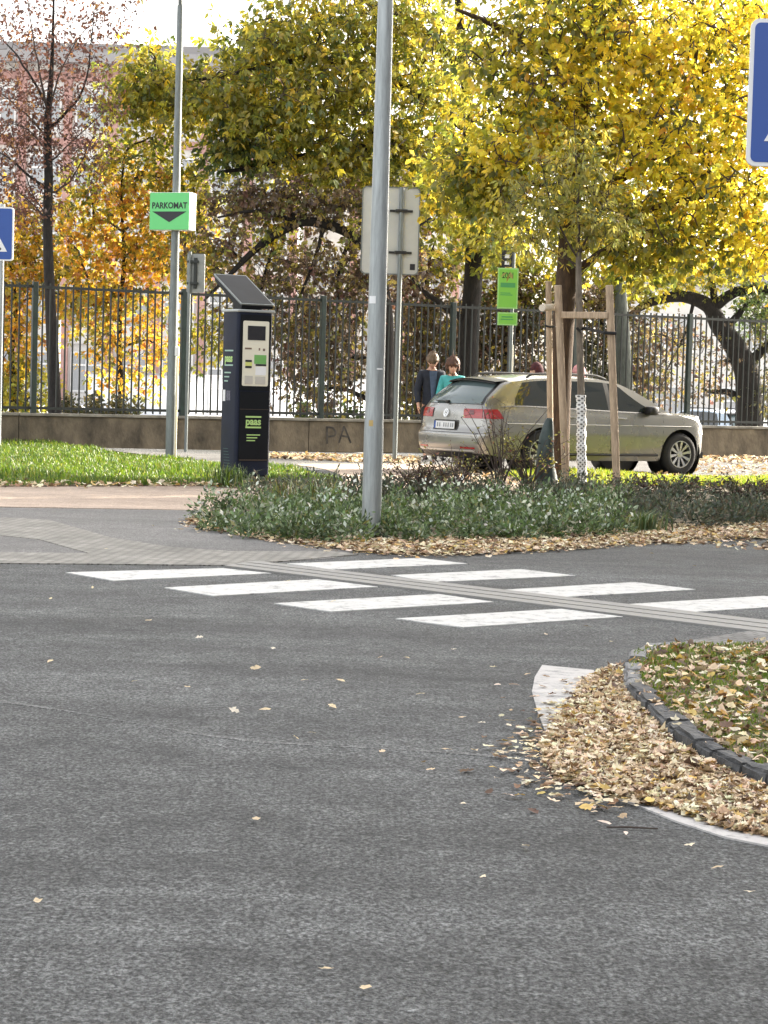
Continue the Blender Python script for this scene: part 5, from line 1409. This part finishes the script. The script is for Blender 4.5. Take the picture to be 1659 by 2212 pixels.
bush_tree('bare_tree', 'thin dark tree with brown leaves behind the wooden stakes', 1300, 50.5, [(1300, 880), (1306, 760), (1296, 650), (1310, 580)],
    [(1290, 640, 80, 70, 56), (1260, 740, 70, 80, 52, DRK), (1350, 720, 70, 70, 46), (1300, 820, 70, 60, 44, DRK), (1370, 600, 80, 60, 46, OLV), (1210, 640, 60, 80, 40, OLV), (1400, 780, 50, 70, 20)], BRN, 33, 15, (.09, .14), .9)
# thick crooked tree at the right behind the railing
b0 = yz(at(1622, 905, 51.5)); Y0 = 51.5
tr = [(b0 - V((0, 0, .3)), .36), (at(1618, 880, Y0), .32), (at(1612, 800, Y0), .29), (at(1585, 745, Y0), .25), (at(1552, 700, Y0), .22), (at(1530, 660, Y0), .18), (at(1470, 640, Y0-.2), .14), (at(1400, 655, Y0-.4), .10), (at(1350, 690, Y0-.5), .05)]
T = Tree('crooked_tree', 'thick crooked dark tree leaning left at the right edge behind the railing', 'tree', b0, tr, m_bark, 15, 12)
T.limb([at(1535, 670, Y0), at(1590, 630, Y0-.1), at(1660, 625, Y0-.2), at(1760, 600, Y0-.2)], [.15, .12, .10, .05])
T.limb([at(1612, 790, Y0), at(1665, 740, Y0+.2), at(1720, 690, Y0+.2)], [.14, .11, .06]); T.limb([at(1500, 645, Y0-.2), at(1480, 720, Y0-.1), at(1440, 800, Y0)], [.05, .03, .015])
T.limb([at(1550, 700, Y0), at(1530, 560, Y0), at(1500, 420, Y0)], [.10, .07, .03])
for (px, py, rx, ry, n, pal) in [(1440, 590, 90, 50, 50, OLV), (1560, 580, 100, 50, 52, OLV), (1640, 650, 50, 60, 60, GRN), (1680, 720, 60, 80, 50, DRK), (1410, 720, 50, 60, 22, BRN), (1480, 740, 60, 60, 22, BRN), (1560, 780, 40, 60, 12, BRN), (1430, 830, 60, 50, 16, BRN), (1520, 840, 60, 40, 10, BRN),
                                 (1640, 560, 70, 40, 40, DRK), (1300, 180, 100, 80, 40, OLV), (1220, 80, 110, 90, 44, OLV), (1460, 330, 120, 70, 44, OLV), (1600, 300, 110, 90, 44, OLV), (1300, 330, 110, 80, 46, DRK), (1500, 60, 120, 60, 34, OLV), (1560, 440, 120, 70, 46, DRK), (1400, 450, 110, 60, 46, DRK), (1650, 150, 90, 90, 34, OLV), (1160, 280, 100, 90, 44, DRK), (1370, 820, 50, 60, 22, BRN), (1660, 840, 40, 60, 30, DRK), (1500, 500, 100, 70, 30, OLV)]:
    T.cloud(at(px, py, Y0), pxr(rx, ry, Y0, 1.0), n, pal, 10, .18, (.011, .004))
T.finish((.07, .12), .52, .7)
# a second straight trunk behind the right-hand stake
bush_tree('grey_trunked_tree', 'straight grey-green trunk rising behind the right stake into the yellow leaves', 1346, 49.0, [(1346, 860), (1344, 720), (1340, 600), (1336, 470)],
    [(1330, 480, 80, 60, 40, OLV), (1260, 520, 70, 50, 36, OLV)], OLV, 34, 12, (.09, .13), .8, .23, .2, mat('grey_green_bark', (.085, .095, .082), .9, var=.3, vscale=6, stretch=(3, 3, .7), bump=.5, bscale=14))
# low hedges along the inside of the railing
def hedge(label, px0, px1, Y, top_py, pal, n, seed):
    rng = np.random.default_rng(seed); a = yz(at(px0, 900, Y)); b_ = yz(at(px1, 900, Y)); o = empty('hedge', a); tag(o, label, 'hedge')
    h = at((px0+px1)/2, top_py, Y).z - a.z; d = b_ - a
    u = rng.uniform(0, 1, n); x = rng.normal(0, .28, n); zf = rng.uniform(0, 1, n)**.7
    P = np.outer(u, np.array(d)) + np.stack([np.zeros(n), x, zf*h*(.75+.25*np.sin(u*19+x*5))], 1)
    D = rng.normal(0, 1, (n, 3)); D[:, 2] += .3; l = rng.uniform(.08, .15, n)
    link('foliage', leaves_mesh('foliage', P, D, rng.normal(0, 1, (n, 3)), l, l*.55, palette(rng, pal, n, .35), m_leaf), o)
    b = MB()
    for k in range(max(4, int(d.length*3))):
        t = rng.uniform(0, 1); p = d*t + V((0, rng.normal(0, .15), -.1)); b.tube([p, p+V((rng.normal(0, .1), rng.normal(0, .1), h*.5)), p+V((rng.normal(0, .2), rng.normal(0, .2), h*.9))], [.014, .01, .004], 5)
    b.build('stems', m_twig, o)
hedge('low dark hedge inside the railing at the left, right of the slender trunk', 132, 300, 44.5, 852, DRK, 2600, 41)
hedge('low dark green hedge inside the railing right of the parking machine', 640, 790, 47.0, 868, GRN, 2600, 42)
hedge('dark hedge inside the railing behind the parked car', 860, 1420, 50.0, 815, DRK, 9000, 43)

# ---- young staked tree: white wrap, forked thin crown
b0 = G(1257, 1058, .01); Y0 = b0.y
tr = [(b0 - V((0, 0, .05)), .055), (at(1257, 1040, Y0), .05), (at(1255, 850, Y0), .047), (at(1252, 700, Y0), .044), (at(1250, 590, Y0), .040), (at(1250, 545, Y0), .034)]
T = Tree('young_tree', 'young thin tree between wooden stakes with its lower trunk wrapped in white mesh', 'tree', b0, tr, m_bark3, 16, 12)
for pts, r in [([(1250, 560), (1225, 520), (1190, 440), (1165, 330)], .018), ([(1250, 550), (1270, 510), (1310, 430), (1340, 320)], .018), ([(1250, 545), (1250, 470), (1245, 360), (1240, 240)], .022), ([(1250, 575), (1210, 550), (1150, 520), (1100, 470)], .013), ([(1250, 570), (1300, 540), (1350, 500)], .012), ([(1250, 590), (1218, 540), (1205, 500)], .010), ([(1250, 600), (1284, 560), (1300, 520)], .010)]:
    T.limb([at(x, y, Y0 + .12*i*random.uniform(-1, 1)) for i, (x, y) in enumerate(pts)], [max(.004, r*(1-.8*i/(len(pts)-1))) for i in range(len(pts))], 6)
for (px, py, rx, ry, n) in [(1190, 420, 80, 80, 46), (1290, 430, 80, 70, 34), (1240, 330, 80, 80, 34), (1150, 500, 60, 45, 26), (1250, 490, 70, 40, 26), (1330, 480, 50, 50, 16), (1120, 430, 50, 50, 18)]:
    T.cloud(at(px, py, Y0), pxr(rx, ry, Y0, .55), n, SAP, 7, .13, (.006, .003), bough=False, dens=1.1)
T.finish((.07, .12), .30, 1.1)
wr = T.root
b = MB()
hW = at(1256, 855, Y0).z
def wrapf(u, v):
    a = 2*math.pi*u; z = .02 + (hW-.02)*v; r = .062 + .006*math.sin(z*38) + .004*math.sin(3*a+z*9)
    c = at(1257, 1058, Y0).lerp(at(1255, 850, Y0), v) - b0
    return (c.x + r*math.cos(a), c.y + r*math.sin(a), z)
b.grid(wrapf, 20, 60)
def meshwrap():
    m, nt, bs = newmat('white_mesh_wrap'); N = nt.nodes; L = nt.links
    tc = N.new('ShaderNodeTexCoord'); sx = N.new('ShaderNodeSeparateXYZ'); L.new(tc.outputs['Object'], sx.inputs[0])
    at2 = N.new('ShaderNodeMath'); at2.operation = 'ARCTAN2'; L.new(sx.outputs['Y'], at2.inputs[0]); L.new(sx.outputs['X'], at2.inputs[1])
    mu = N.new('ShaderNodeMath'); mu.operation = 'MULTIPLY'; mu.inputs[1].default_value = .062; L.new(at2.outputs[0], mu.inputs[0])
    cb = N.new('ShaderNodeCombineXYZ'); L.new(mu.outputs[0], cb.inputs['X']); L.new(sx.outputs['Z'], cb.inputs['Y'])
    mp = N.new('ShaderNodeMapping'); mp.inputs['Rotation'].default_value = (0, 0, R(45)); mp.inputs['Scale'].default_value = (26, 26, 1); L.new(cb.outputs[0], mp.inputs['Vector'])
    vo = N.new('ShaderNodeTexVoronoi'); vo.inputs['Scale'].default_value = 1; vo.inputs['Randomness'].default_value = .12; L.new(mp.outputs['Vector'], vo.inputs['Vector'])
    rp = N.new('ShaderNodeValToRGB'); e = rp.color_ramp.elements; e[0].position = .26; e[0].color = (.10, .10, .10, 1); e[1].position = .36; e[1].color = (.74, .75, .74, 1)
    L.new(vo.outputs['Distance'], rp.inputs['Fac']); L.new(rp.outputs['Color'], bs.inputs['Base Color']); bs.inputs['Roughness'].default_value = .5
    return m
b.build('trunk_wrap', meshwrap(), wr, smooth=True)

# ------------------------------------------------------------------ grass, ground cover, litter
rng = np.random.default_rng(99)
def lawn(name, label, poly, n, h, seed, pal=GRS, z=.02, w=(.010, .018), clear=None):
    r = np.random.default_rng(seed); q = scatter(r, poly, n)
    P = np.column_stack([q, np.full(n, z)]); t = .75 + .5*np.sin(q[:, 0]*1.7)*np.sin(q[:, 1]*1.3)
    o = link(name, blades_mesh(name, P, r.uniform(h[0], h[1], n)*np.clip(t, .5, 1.3), r.uniform(*w, n), palette(r, pal, n, .25), r, m_blade)); tag(o, label, 'grass', kind='stuff'); return o
lawn('lawn_grass', 'bright green grass of the verge at the left behind the pale pavement', lawnL, 60000, (.05, .13), 51)
lawn('verge_grass', 'yellow-green sunlit grass strip in front of the parked car', lawnR, 26000, (.05, .13), 52, [(.20, .30, .02, 3), (.30, .36, .03, 3), (.38, .34, .04, 2)])
def litter(name, label, polys, n, seed, L=(.05, .10), z=.012, lift=.03, pal=LIT, flat=.35):
    r = np.random.default_rng(seed); q = scatter(r, polys, n)
    P = np.column_stack([q, z + r.uniform(0, 1, n)**2*lift]); a = r.uniform(0, 2*math.pi, n)
    D = np.stack([np.cos(a), np.sin(a), r.normal(0, flat, n)], 1); Nn = np.stack([r.normal(0, .35, n), r.normal(0, .35, n), np.ones(n)], 1)
    l = r.uniform(*L, n)
    o = link(name, lobed_mesh(name, P, D, Nn, l, l*r.uniform(.55, .95, n), palette(r, pal, n, .2), m_litter, r)); tag(o, label, 'leaves', kind='stuff'); return o
pile_px = [(1292, 1458), (1338, 1440), (1352, 1500), (1398, 1548), (1452, 1610), (1500, 1640), (1600, 1688), (1659, 1714), (1760, 1750), (1900, 1800), (1900, 1850), (1759, 1834), (1659, 1812), (1567, 1795), (1460, 1760), (1371, 1735), (1310, 1722), (1220, 1692), (1180, 1660), (1172, 1610), (1205, 1560), (1235, 1520), (1262, 1480)]
pile = [G(*p) for p in pile_px]
litter('leaf_pile', 'deep drift of tan fallen leaves between the dark kerb and the white edge line', pile, 15000, 61, (.024, .056), .009, .016, flat=.11)
def fringe(name, label, ring, n, seed, sd, L):
    r = np.random.default_rng(seed); q = np.array([(p.x, p.y) for p in ring]); k = r.integers(0, len(q)-1, n); t = r.uniform(0, 1, (n, 1))
    c = q[k]*(1-t) + q[k+1]*t + r.normal(0, 1, (n, 2))*sd*r.uniform(.2, 1.6, (n, 1)); P = np.column_stack([c, r.uniform(.010, .018, n)])
    a = r.uniform(0, 2*math.pi, n); D = np.stack([np.cos(a), np.sin(a), r.normal(0, .12, n)], 1); Nn = np.stack([r.normal(0, .2, n), r.normal(0, .2, n), np.ones(n)], 1); l = r.uniform(*L, n)
    o = link(name, lobed_mesh(name, P, D, Nn, l, l*r.uniform(.5, .9, n), palette(r, LIT, n, .2), m_litter, r, .12)); tag(o, label, 'leaves', kind='stuff')
fringe('leaf_scatter', 'thin ragged fringe of fallen leaves round the deep drift', [G(*p) for p in [(1292, 1470), (1262, 1490), (1220, 1540), (1185, 1580), (1168, 1620), (1172, 1665), (1220, 1700), (1310, 1724), (1371, 1738)]], 520, 62, .11, (.025, .055))
fringe('leaf_scatter', 'thin ragged fringe of fallen leaves along the front of the planting bed', [G(*p) for p in [(403, 1129), (450, 1145), (560, 1168), (720, 1190), (850, 1202), (980, 1202), (1100, 1197), (1250, 1188), (1400, 1178), (1659, 1166), (1900, 1176)]], 520, 75, .09, (.03, .065))
bl_px = [(405, 1127), (450, 1110), (480, 1140), (600, 1158), (760, 1165), (1000, 1165), (1300, 1150), (1659, 1130), (2200, 1150), (2200, 1188), (1900, 1176), (1659, 1166), (1500, 1170), (1400, 1178), (1250, 1188), (1100, 1197), (980, 1202), (850, 1201), (720, 1189), (560, 1167), (450, 1144), (400, 1129)]
litter('bed_litter', 'band of tan fallen leaves along the front edge of the planting bed', [G(*p) for p in bl_px], 11000, 63, (.032, .07), .016, .022, flat=.15)
litter('road_litter', 'loose drift of pale leaves on the asphalt at the far right', [G(*p) for p in [(1420, 1176), (1500, 1168), (1900, 1174), (1900, 1192), (1600, 1190)]], 170, 64, (.05, .09), .008, .01, flat=.12)
for nm, lb, px, n, sd_ in [('street_litter', 'brown leaves drifted along the foot of the wall', [(560, 984), (800, 988), (905, 992), (905, 1003), (740, 999), (560, 990)], 1500, 65),
                      ('street_litter', 'sunlit leaves along the foot of the wall right of the car', [(1500, 988), (1660, 989), (2100, 1000), (2100, 1015), (1660, 1003), (1500, 1002)], 1500, 66),
                      ('verge_litter', 'leaves lying in the strip in front of the parked car', [(900, 1010), (1100, 1018), (1659, 1034), (2000, 1046), (2000, 1062), (1300, 1050), (1080, 1048), (900, 1040)], 1300, 67),
                      ('street_litter', 'dull leaves on the far street right of the car', [(1500, 1006), (2100, 1018), (2100, 1036), (1500, 1024)], 600, 68)]:
    litter(nm, lb, [G(*p) for p in px], n, sd_, (.06, .12), .022, .03)
litter('lawn_litter', 'fallen leaves along the near edge of the left lawn', [G(*p) for p in [(-200, 1047), (240, 1049), (480, 1047), (690, 1042), (740, 1042), (600, 1055), (240, 1057), (-200, 1058)]], 420, 69, (.06, .10), .03, .04)
# island: short rough grass and leaves
lawn('island_grass', 'patchy rough grass on the traffic island at the lower right', isl_poly, 26000, (.012, .036), 53, [(.12, .19, .02, 4), (.18, .25, .03, 3), (.24, .25, .05, 2), (.28, .22, .09, 1.5)], .028, (.006, .012))
litter('island_litter', 'fallen leaves lying in the grass of the traffic island', isl_poly, 3600, 70, (.03, .062), .034, .024, LIT + [(.42, .24, .03, 2)])

# cushions of ground cover and grey-green low shrubs in the bed
def cover(name, label, cushions, pal, seed, L=(.035, .075), dens=900, Wf=.34, flowers=0):
    r = np.random.default_rng(seed); P, D, Nn, Ls, C = [], [], [], [], []
    for (px, py, rx, h) in cushions:
        c = G(px, py, .02); rr = rx*c.y/F; n = int(dens*(rr*2)**2*.8 + 200)
        u = r.normal(size=(n, 3)); u[:, 2] = np.abs(u[:, 2]); u /= np.linalg.norm(u, axis=1, keepdims=True)
        k = r.uniform(.6, 1.15, (n, 1)); lump = 1 + .22*np.sin(u[:, :1]*7 + px) + .12*np.sin(u[:, 1:2]*9 + py)
        p = u*k*lump*np.array([rr, min(rr, .55)*1.0, h]); P.append(np.array(c) + p)
        d = u*.9 + r.normal(0, .65, (n, 3)) + np.array([0, 0, .2]); D.append(d); Nn.append(r.normal(0, 1, (n, 3))); Ls.append(r.uniform(*L, n)); C.append(palette(r, pal, n, .3))
    P = np.vstack(P); L_ = np.concatenate(Ls); C = np.vstack(C)
    me = leaves_mesh(name, P, np.vstack(D), np.vstack(Nn), L_, L_*Wf, C, m_cover, .1); o = link(name, me); tag(o, label, 'ground cover', kind='stuff')
    return o
rc = random.Random(4)
cush = []
for px in range(470, 1340, 36):
    t = (px-470)/870; yf = 1149 + 24*math.sin(min(1, t*3.2)*math.pi/2) - 14*t
    cush.append((px+rc.uniform(-10, 10), yf + rc.uniform(-9, 3), rc.uniform(26, 46), rc.uniform(.11, .25)))
    cush.append((px+rc.uniform(-10, 10), yf - 26 + rc.uniform(-8, 8), rc.uniform(26, 48), rc.uniform(.14, .31)))
    if px > 560: cush.append((px+rc.uniform(-10, 10), yf - 50 + rc.uniform(-8, 8), rc.uniform(36, 60), rc.uniform(.16, .28)))
cover('ground_cover', 'low grey-green cushions of leafy ground cover round the foot of the lamp post', cush, COV, 71, (.022, .070), 1500, .42)
for _ in range(22): cush.append((rc.uniform(480, 1330), rc.uniform(1085, 1140), rc.uniform(14, 26), rc.uniform(.26, .36)))
cush2 = [(rc.uniform(1330, 2100), rc.uniform(1085, 1140), rc.uniform(30, 60), rc.uniform(.12, .26)) for _ in range(46)] + [(rc.uniform(560, 1340), rc.uniform(1064, 1082), rc.uniform(34, 60), rc.uniform(.14, .28)) for _ in range(30)]
cover('ground_cover', 'dull dark brownish ground cover at the right end of the bed', cush2, COV2, 72)
# pale flower heads over the cover
r = np.random.default_rng(73); n = 520; fp = []
for _ in range(n):
    c = cush[r.integers(len(cush))]; g = G(c[0]+r.uniform(-30, 30), c[1], .02); fp.append((g.x, g.y-r.uniform(-.2, .25), c[3]*r.uniform(.6, 1.15)))
fl = link('flower_heads', leaves_mesh('flower_heads', fp, r.normal(0, 1, (n, 3)), r.normal(0, 1, (n, 3)), r.uniform(.03, .06, n), r.uniform(.025, .04, n), palette(r, [(.55, .60, .52, 3), (.70, .72, .66, 1)], n, .1), m_cover)); tag(fl, 'tiny pale flower heads sprinkled over the grey-green ground cover', 'flowers', kind='stuff')

# single plants
def twiggy(label, px, py, h, spread, n, pal, seed, leafk=4, L=(.03, .06), name='twiggy_shrub', m=None, cat='shrub'):
    r = np.random.default_rng(seed); base = G(px, py, .02); o = empty(name, base); tag(o, label, cat)
    b = MB(); P, D = [], []
    for _ in range(n):
        a = r.uniform(0, 2*math.pi); s_ = r.uniform(.2, 1)*spread; hh_ = h*r.uniform(.5, 1)
        p0 = V((r.normal(0, .05*spread), r.normal(0, .05*spread), 0)); p3_ = V((math.cos(a)*s_, math.sin(a)*s_, hh_)); p1_ = p0.lerp(p3_, .35) + V((0, 0, hh_*.12)); p2_ = p0.lerp(p3_, .7) + V(r.normal(0, .03, 3)) + V((0, 0, .04))
        b.tube([p0, p1_, p2_, p3_], [.010, .008, .005, .003], 5, cap=False)
        for q in (p2_, p3_, p1_.lerp(p2_, .5)):
            e = q + V((r.normal(0, .12*h), r.normal(0, .12*h), r.uniform(.02, .16)*h)); b.tube([q, e], [.004, .002], 4, cap=False)
            for _k in range(leafk): P.append(tuple(q.lerp(e, r.uniform(0, 1)) + V(r.normal(0, .02, 3)))); D.append(r.normal(0, 1, 3))
    b.build('stems', m or m_twig, o); k = len(P)
    if k:
        l = r.uniform(*L, k); link('leaves', leaves_mesh('leaves', P, D, r.normal(0, 1, (k, 3)), l, l*.5, palette(r, pal, k, .3), m_cover), o)
    return o
GB = [(.16, .17, .035, 3), (.24, .21, .04, 2), (.10, .10, .035, 3), (.12, .05, .035, 2)]
twiggy('bare twiggy shrub with red-brown stems in front of the back of the car', 1075, 1062, 1.1, .65, 15, GB, 81, 2)
twiggy('leafier twiggy shrub just left of the watering bag', 1140, 1060, .7, .5, 24, GB, 82, 4)
twiggy('dark low shrub of red-brown twigs right of the lamp post', 905, 1072, .38, .7, 40, [(.06, .03, .025, 3), (.09, .07, .03, 3), (.12, .12, .04, 1)], 83, 6)
twiggy('dark brown low shrub under the young tree, right of the right stake', 1420, 1082, .28, .7, 44, [(.07, .04, .03, 3), (.06, .06, .03, 3)], 84, 6)
twiggy('dark brown low shrub near the right edge of the bed', 1600, 1088, .28, .7, 44, [(.08, .05, .035, 3), (.06, .06, .03, 3)], 85, 6)
twiggy('tangle of thin brown stems in front of the bumper of the car', 985, 1056, .5, .55, 24, GB, 86, 2)
def tuft(label, px, py, h, n, pal, seed, sp=.12):
    r = np.random.default_rng(seed); base = G(px, py, .02); o = empty('grass_tuft', base); tag(o, label, 'plant')
    P = np.column_stack([r.normal(0, sp, n), r.normal(0, sp, n), np.zeros(n)])
    link('blades', blades_mesh('blades', P, r.uniform(h*.5, h, n), r.uniform(.008, .014, n), palette(r, pal, n, .3), r, m_blade, .6), o); return o
tuft('tuft of long green grass blades at the foot of the parking machine', 492, 1050, .34, 260, GRS+COV, 91)
tuft('spiky grass tuft at the bed edge right of the ground cover', 1392, 1146, .26, 220, COV+[(.16, .18, .05, 2)], 92, .08)
tuft('tuft of thin dark grass left of the lamp post', 690, 1095, .42, 240, COV+GB, 93, .16)
tuft('wispy grass tuft beside the bed left of the lamp post', 600, 1098, .38, 160, COV+GB, 94, .12)

# a stick and single leaves on the road
p = G(1365, 1793); o = empty('stick', p); tag(o, 'thin dark stick lying on the asphalt below the leaf drift', 'stick')
b = MB(); a_, c_ = G(1310, 1791)-p, G(1421, 1795)-p
b.tube([a_+V((0, 0, .006)), a_.lerp(c_, .4)+V((0, .002, .008)), c_+V((0, 0, .007))], [.002, .0032, .002], 7); b.build('bark', m_twig, o)
rl = np.random.default_rng(77)
lone = [(405, 1483), (553, 1442), (553, 1768), (706, 2091), (788, 2132), (657, 1468), (735, 1468), (572, 1531), (718, 1524), (108, 1427), (290, 1470), (640, 1591), (673, 1581), (908, 1497), (878, 1419), (820, 1419), (966, 1617), (825, 1622), (928, 1661), (1000, 1548), (1074, 1478), (1112, 1478),
        (1100, 1716), (1305, 1775), (1352, 1799), (1136, 1826), (1490, 1824), (1620, 1925), (1000, 1735), (1043, 1893), (200, 1268), (110, 1292), (720, 1298), (1190, 1300), (1320, 1385), (1260, 1182), (1408, 1195), (1500, 1222), (80, 1945), (320, 1340), (430, 1376), (590, 1400), (980, 1402), (505, 1533), (1040, 1560), (1066, 1440), (230, 1185), (430, 1150), (330, 1135), (620, 1255), (1550, 1872), (1250, 1735), (1070, 1620), (1140, 1455), (1270, 1352), (1180, 1370)]
protoL = None
for i, (px, py) in enumerate(lone):
    if i % 5 == 0:
        l = .060; me = lobed_mesh('fallen_leaf', [(0, 0, 0)], [(1, 0, .02)], [(.1, .1, 1)], [l], [l*rl.uniform(.6, .9)], palette(rl, [(.80, .72, .55, 3), (.70, .56, .36, 2), (.72, .60, .20, .6)], 1, .1), m_litter, rl, .06)
        protoL = me
    o = link('fallen_leaf', protoL); o.location = G(px, py, .014); o.rotation_euler = (rl.normal(0, .15), rl.normal(0, .15), rl.uniform(0, 6.28))
    s_ = rl.uniform(.5, .9); o.scale = (s_, s_*rl.uniform(.6, 1), s_)
    tag(o, 'single pale fallen leaf lying by itself on the asphalt', 'leaf', 'single leaves on the road')
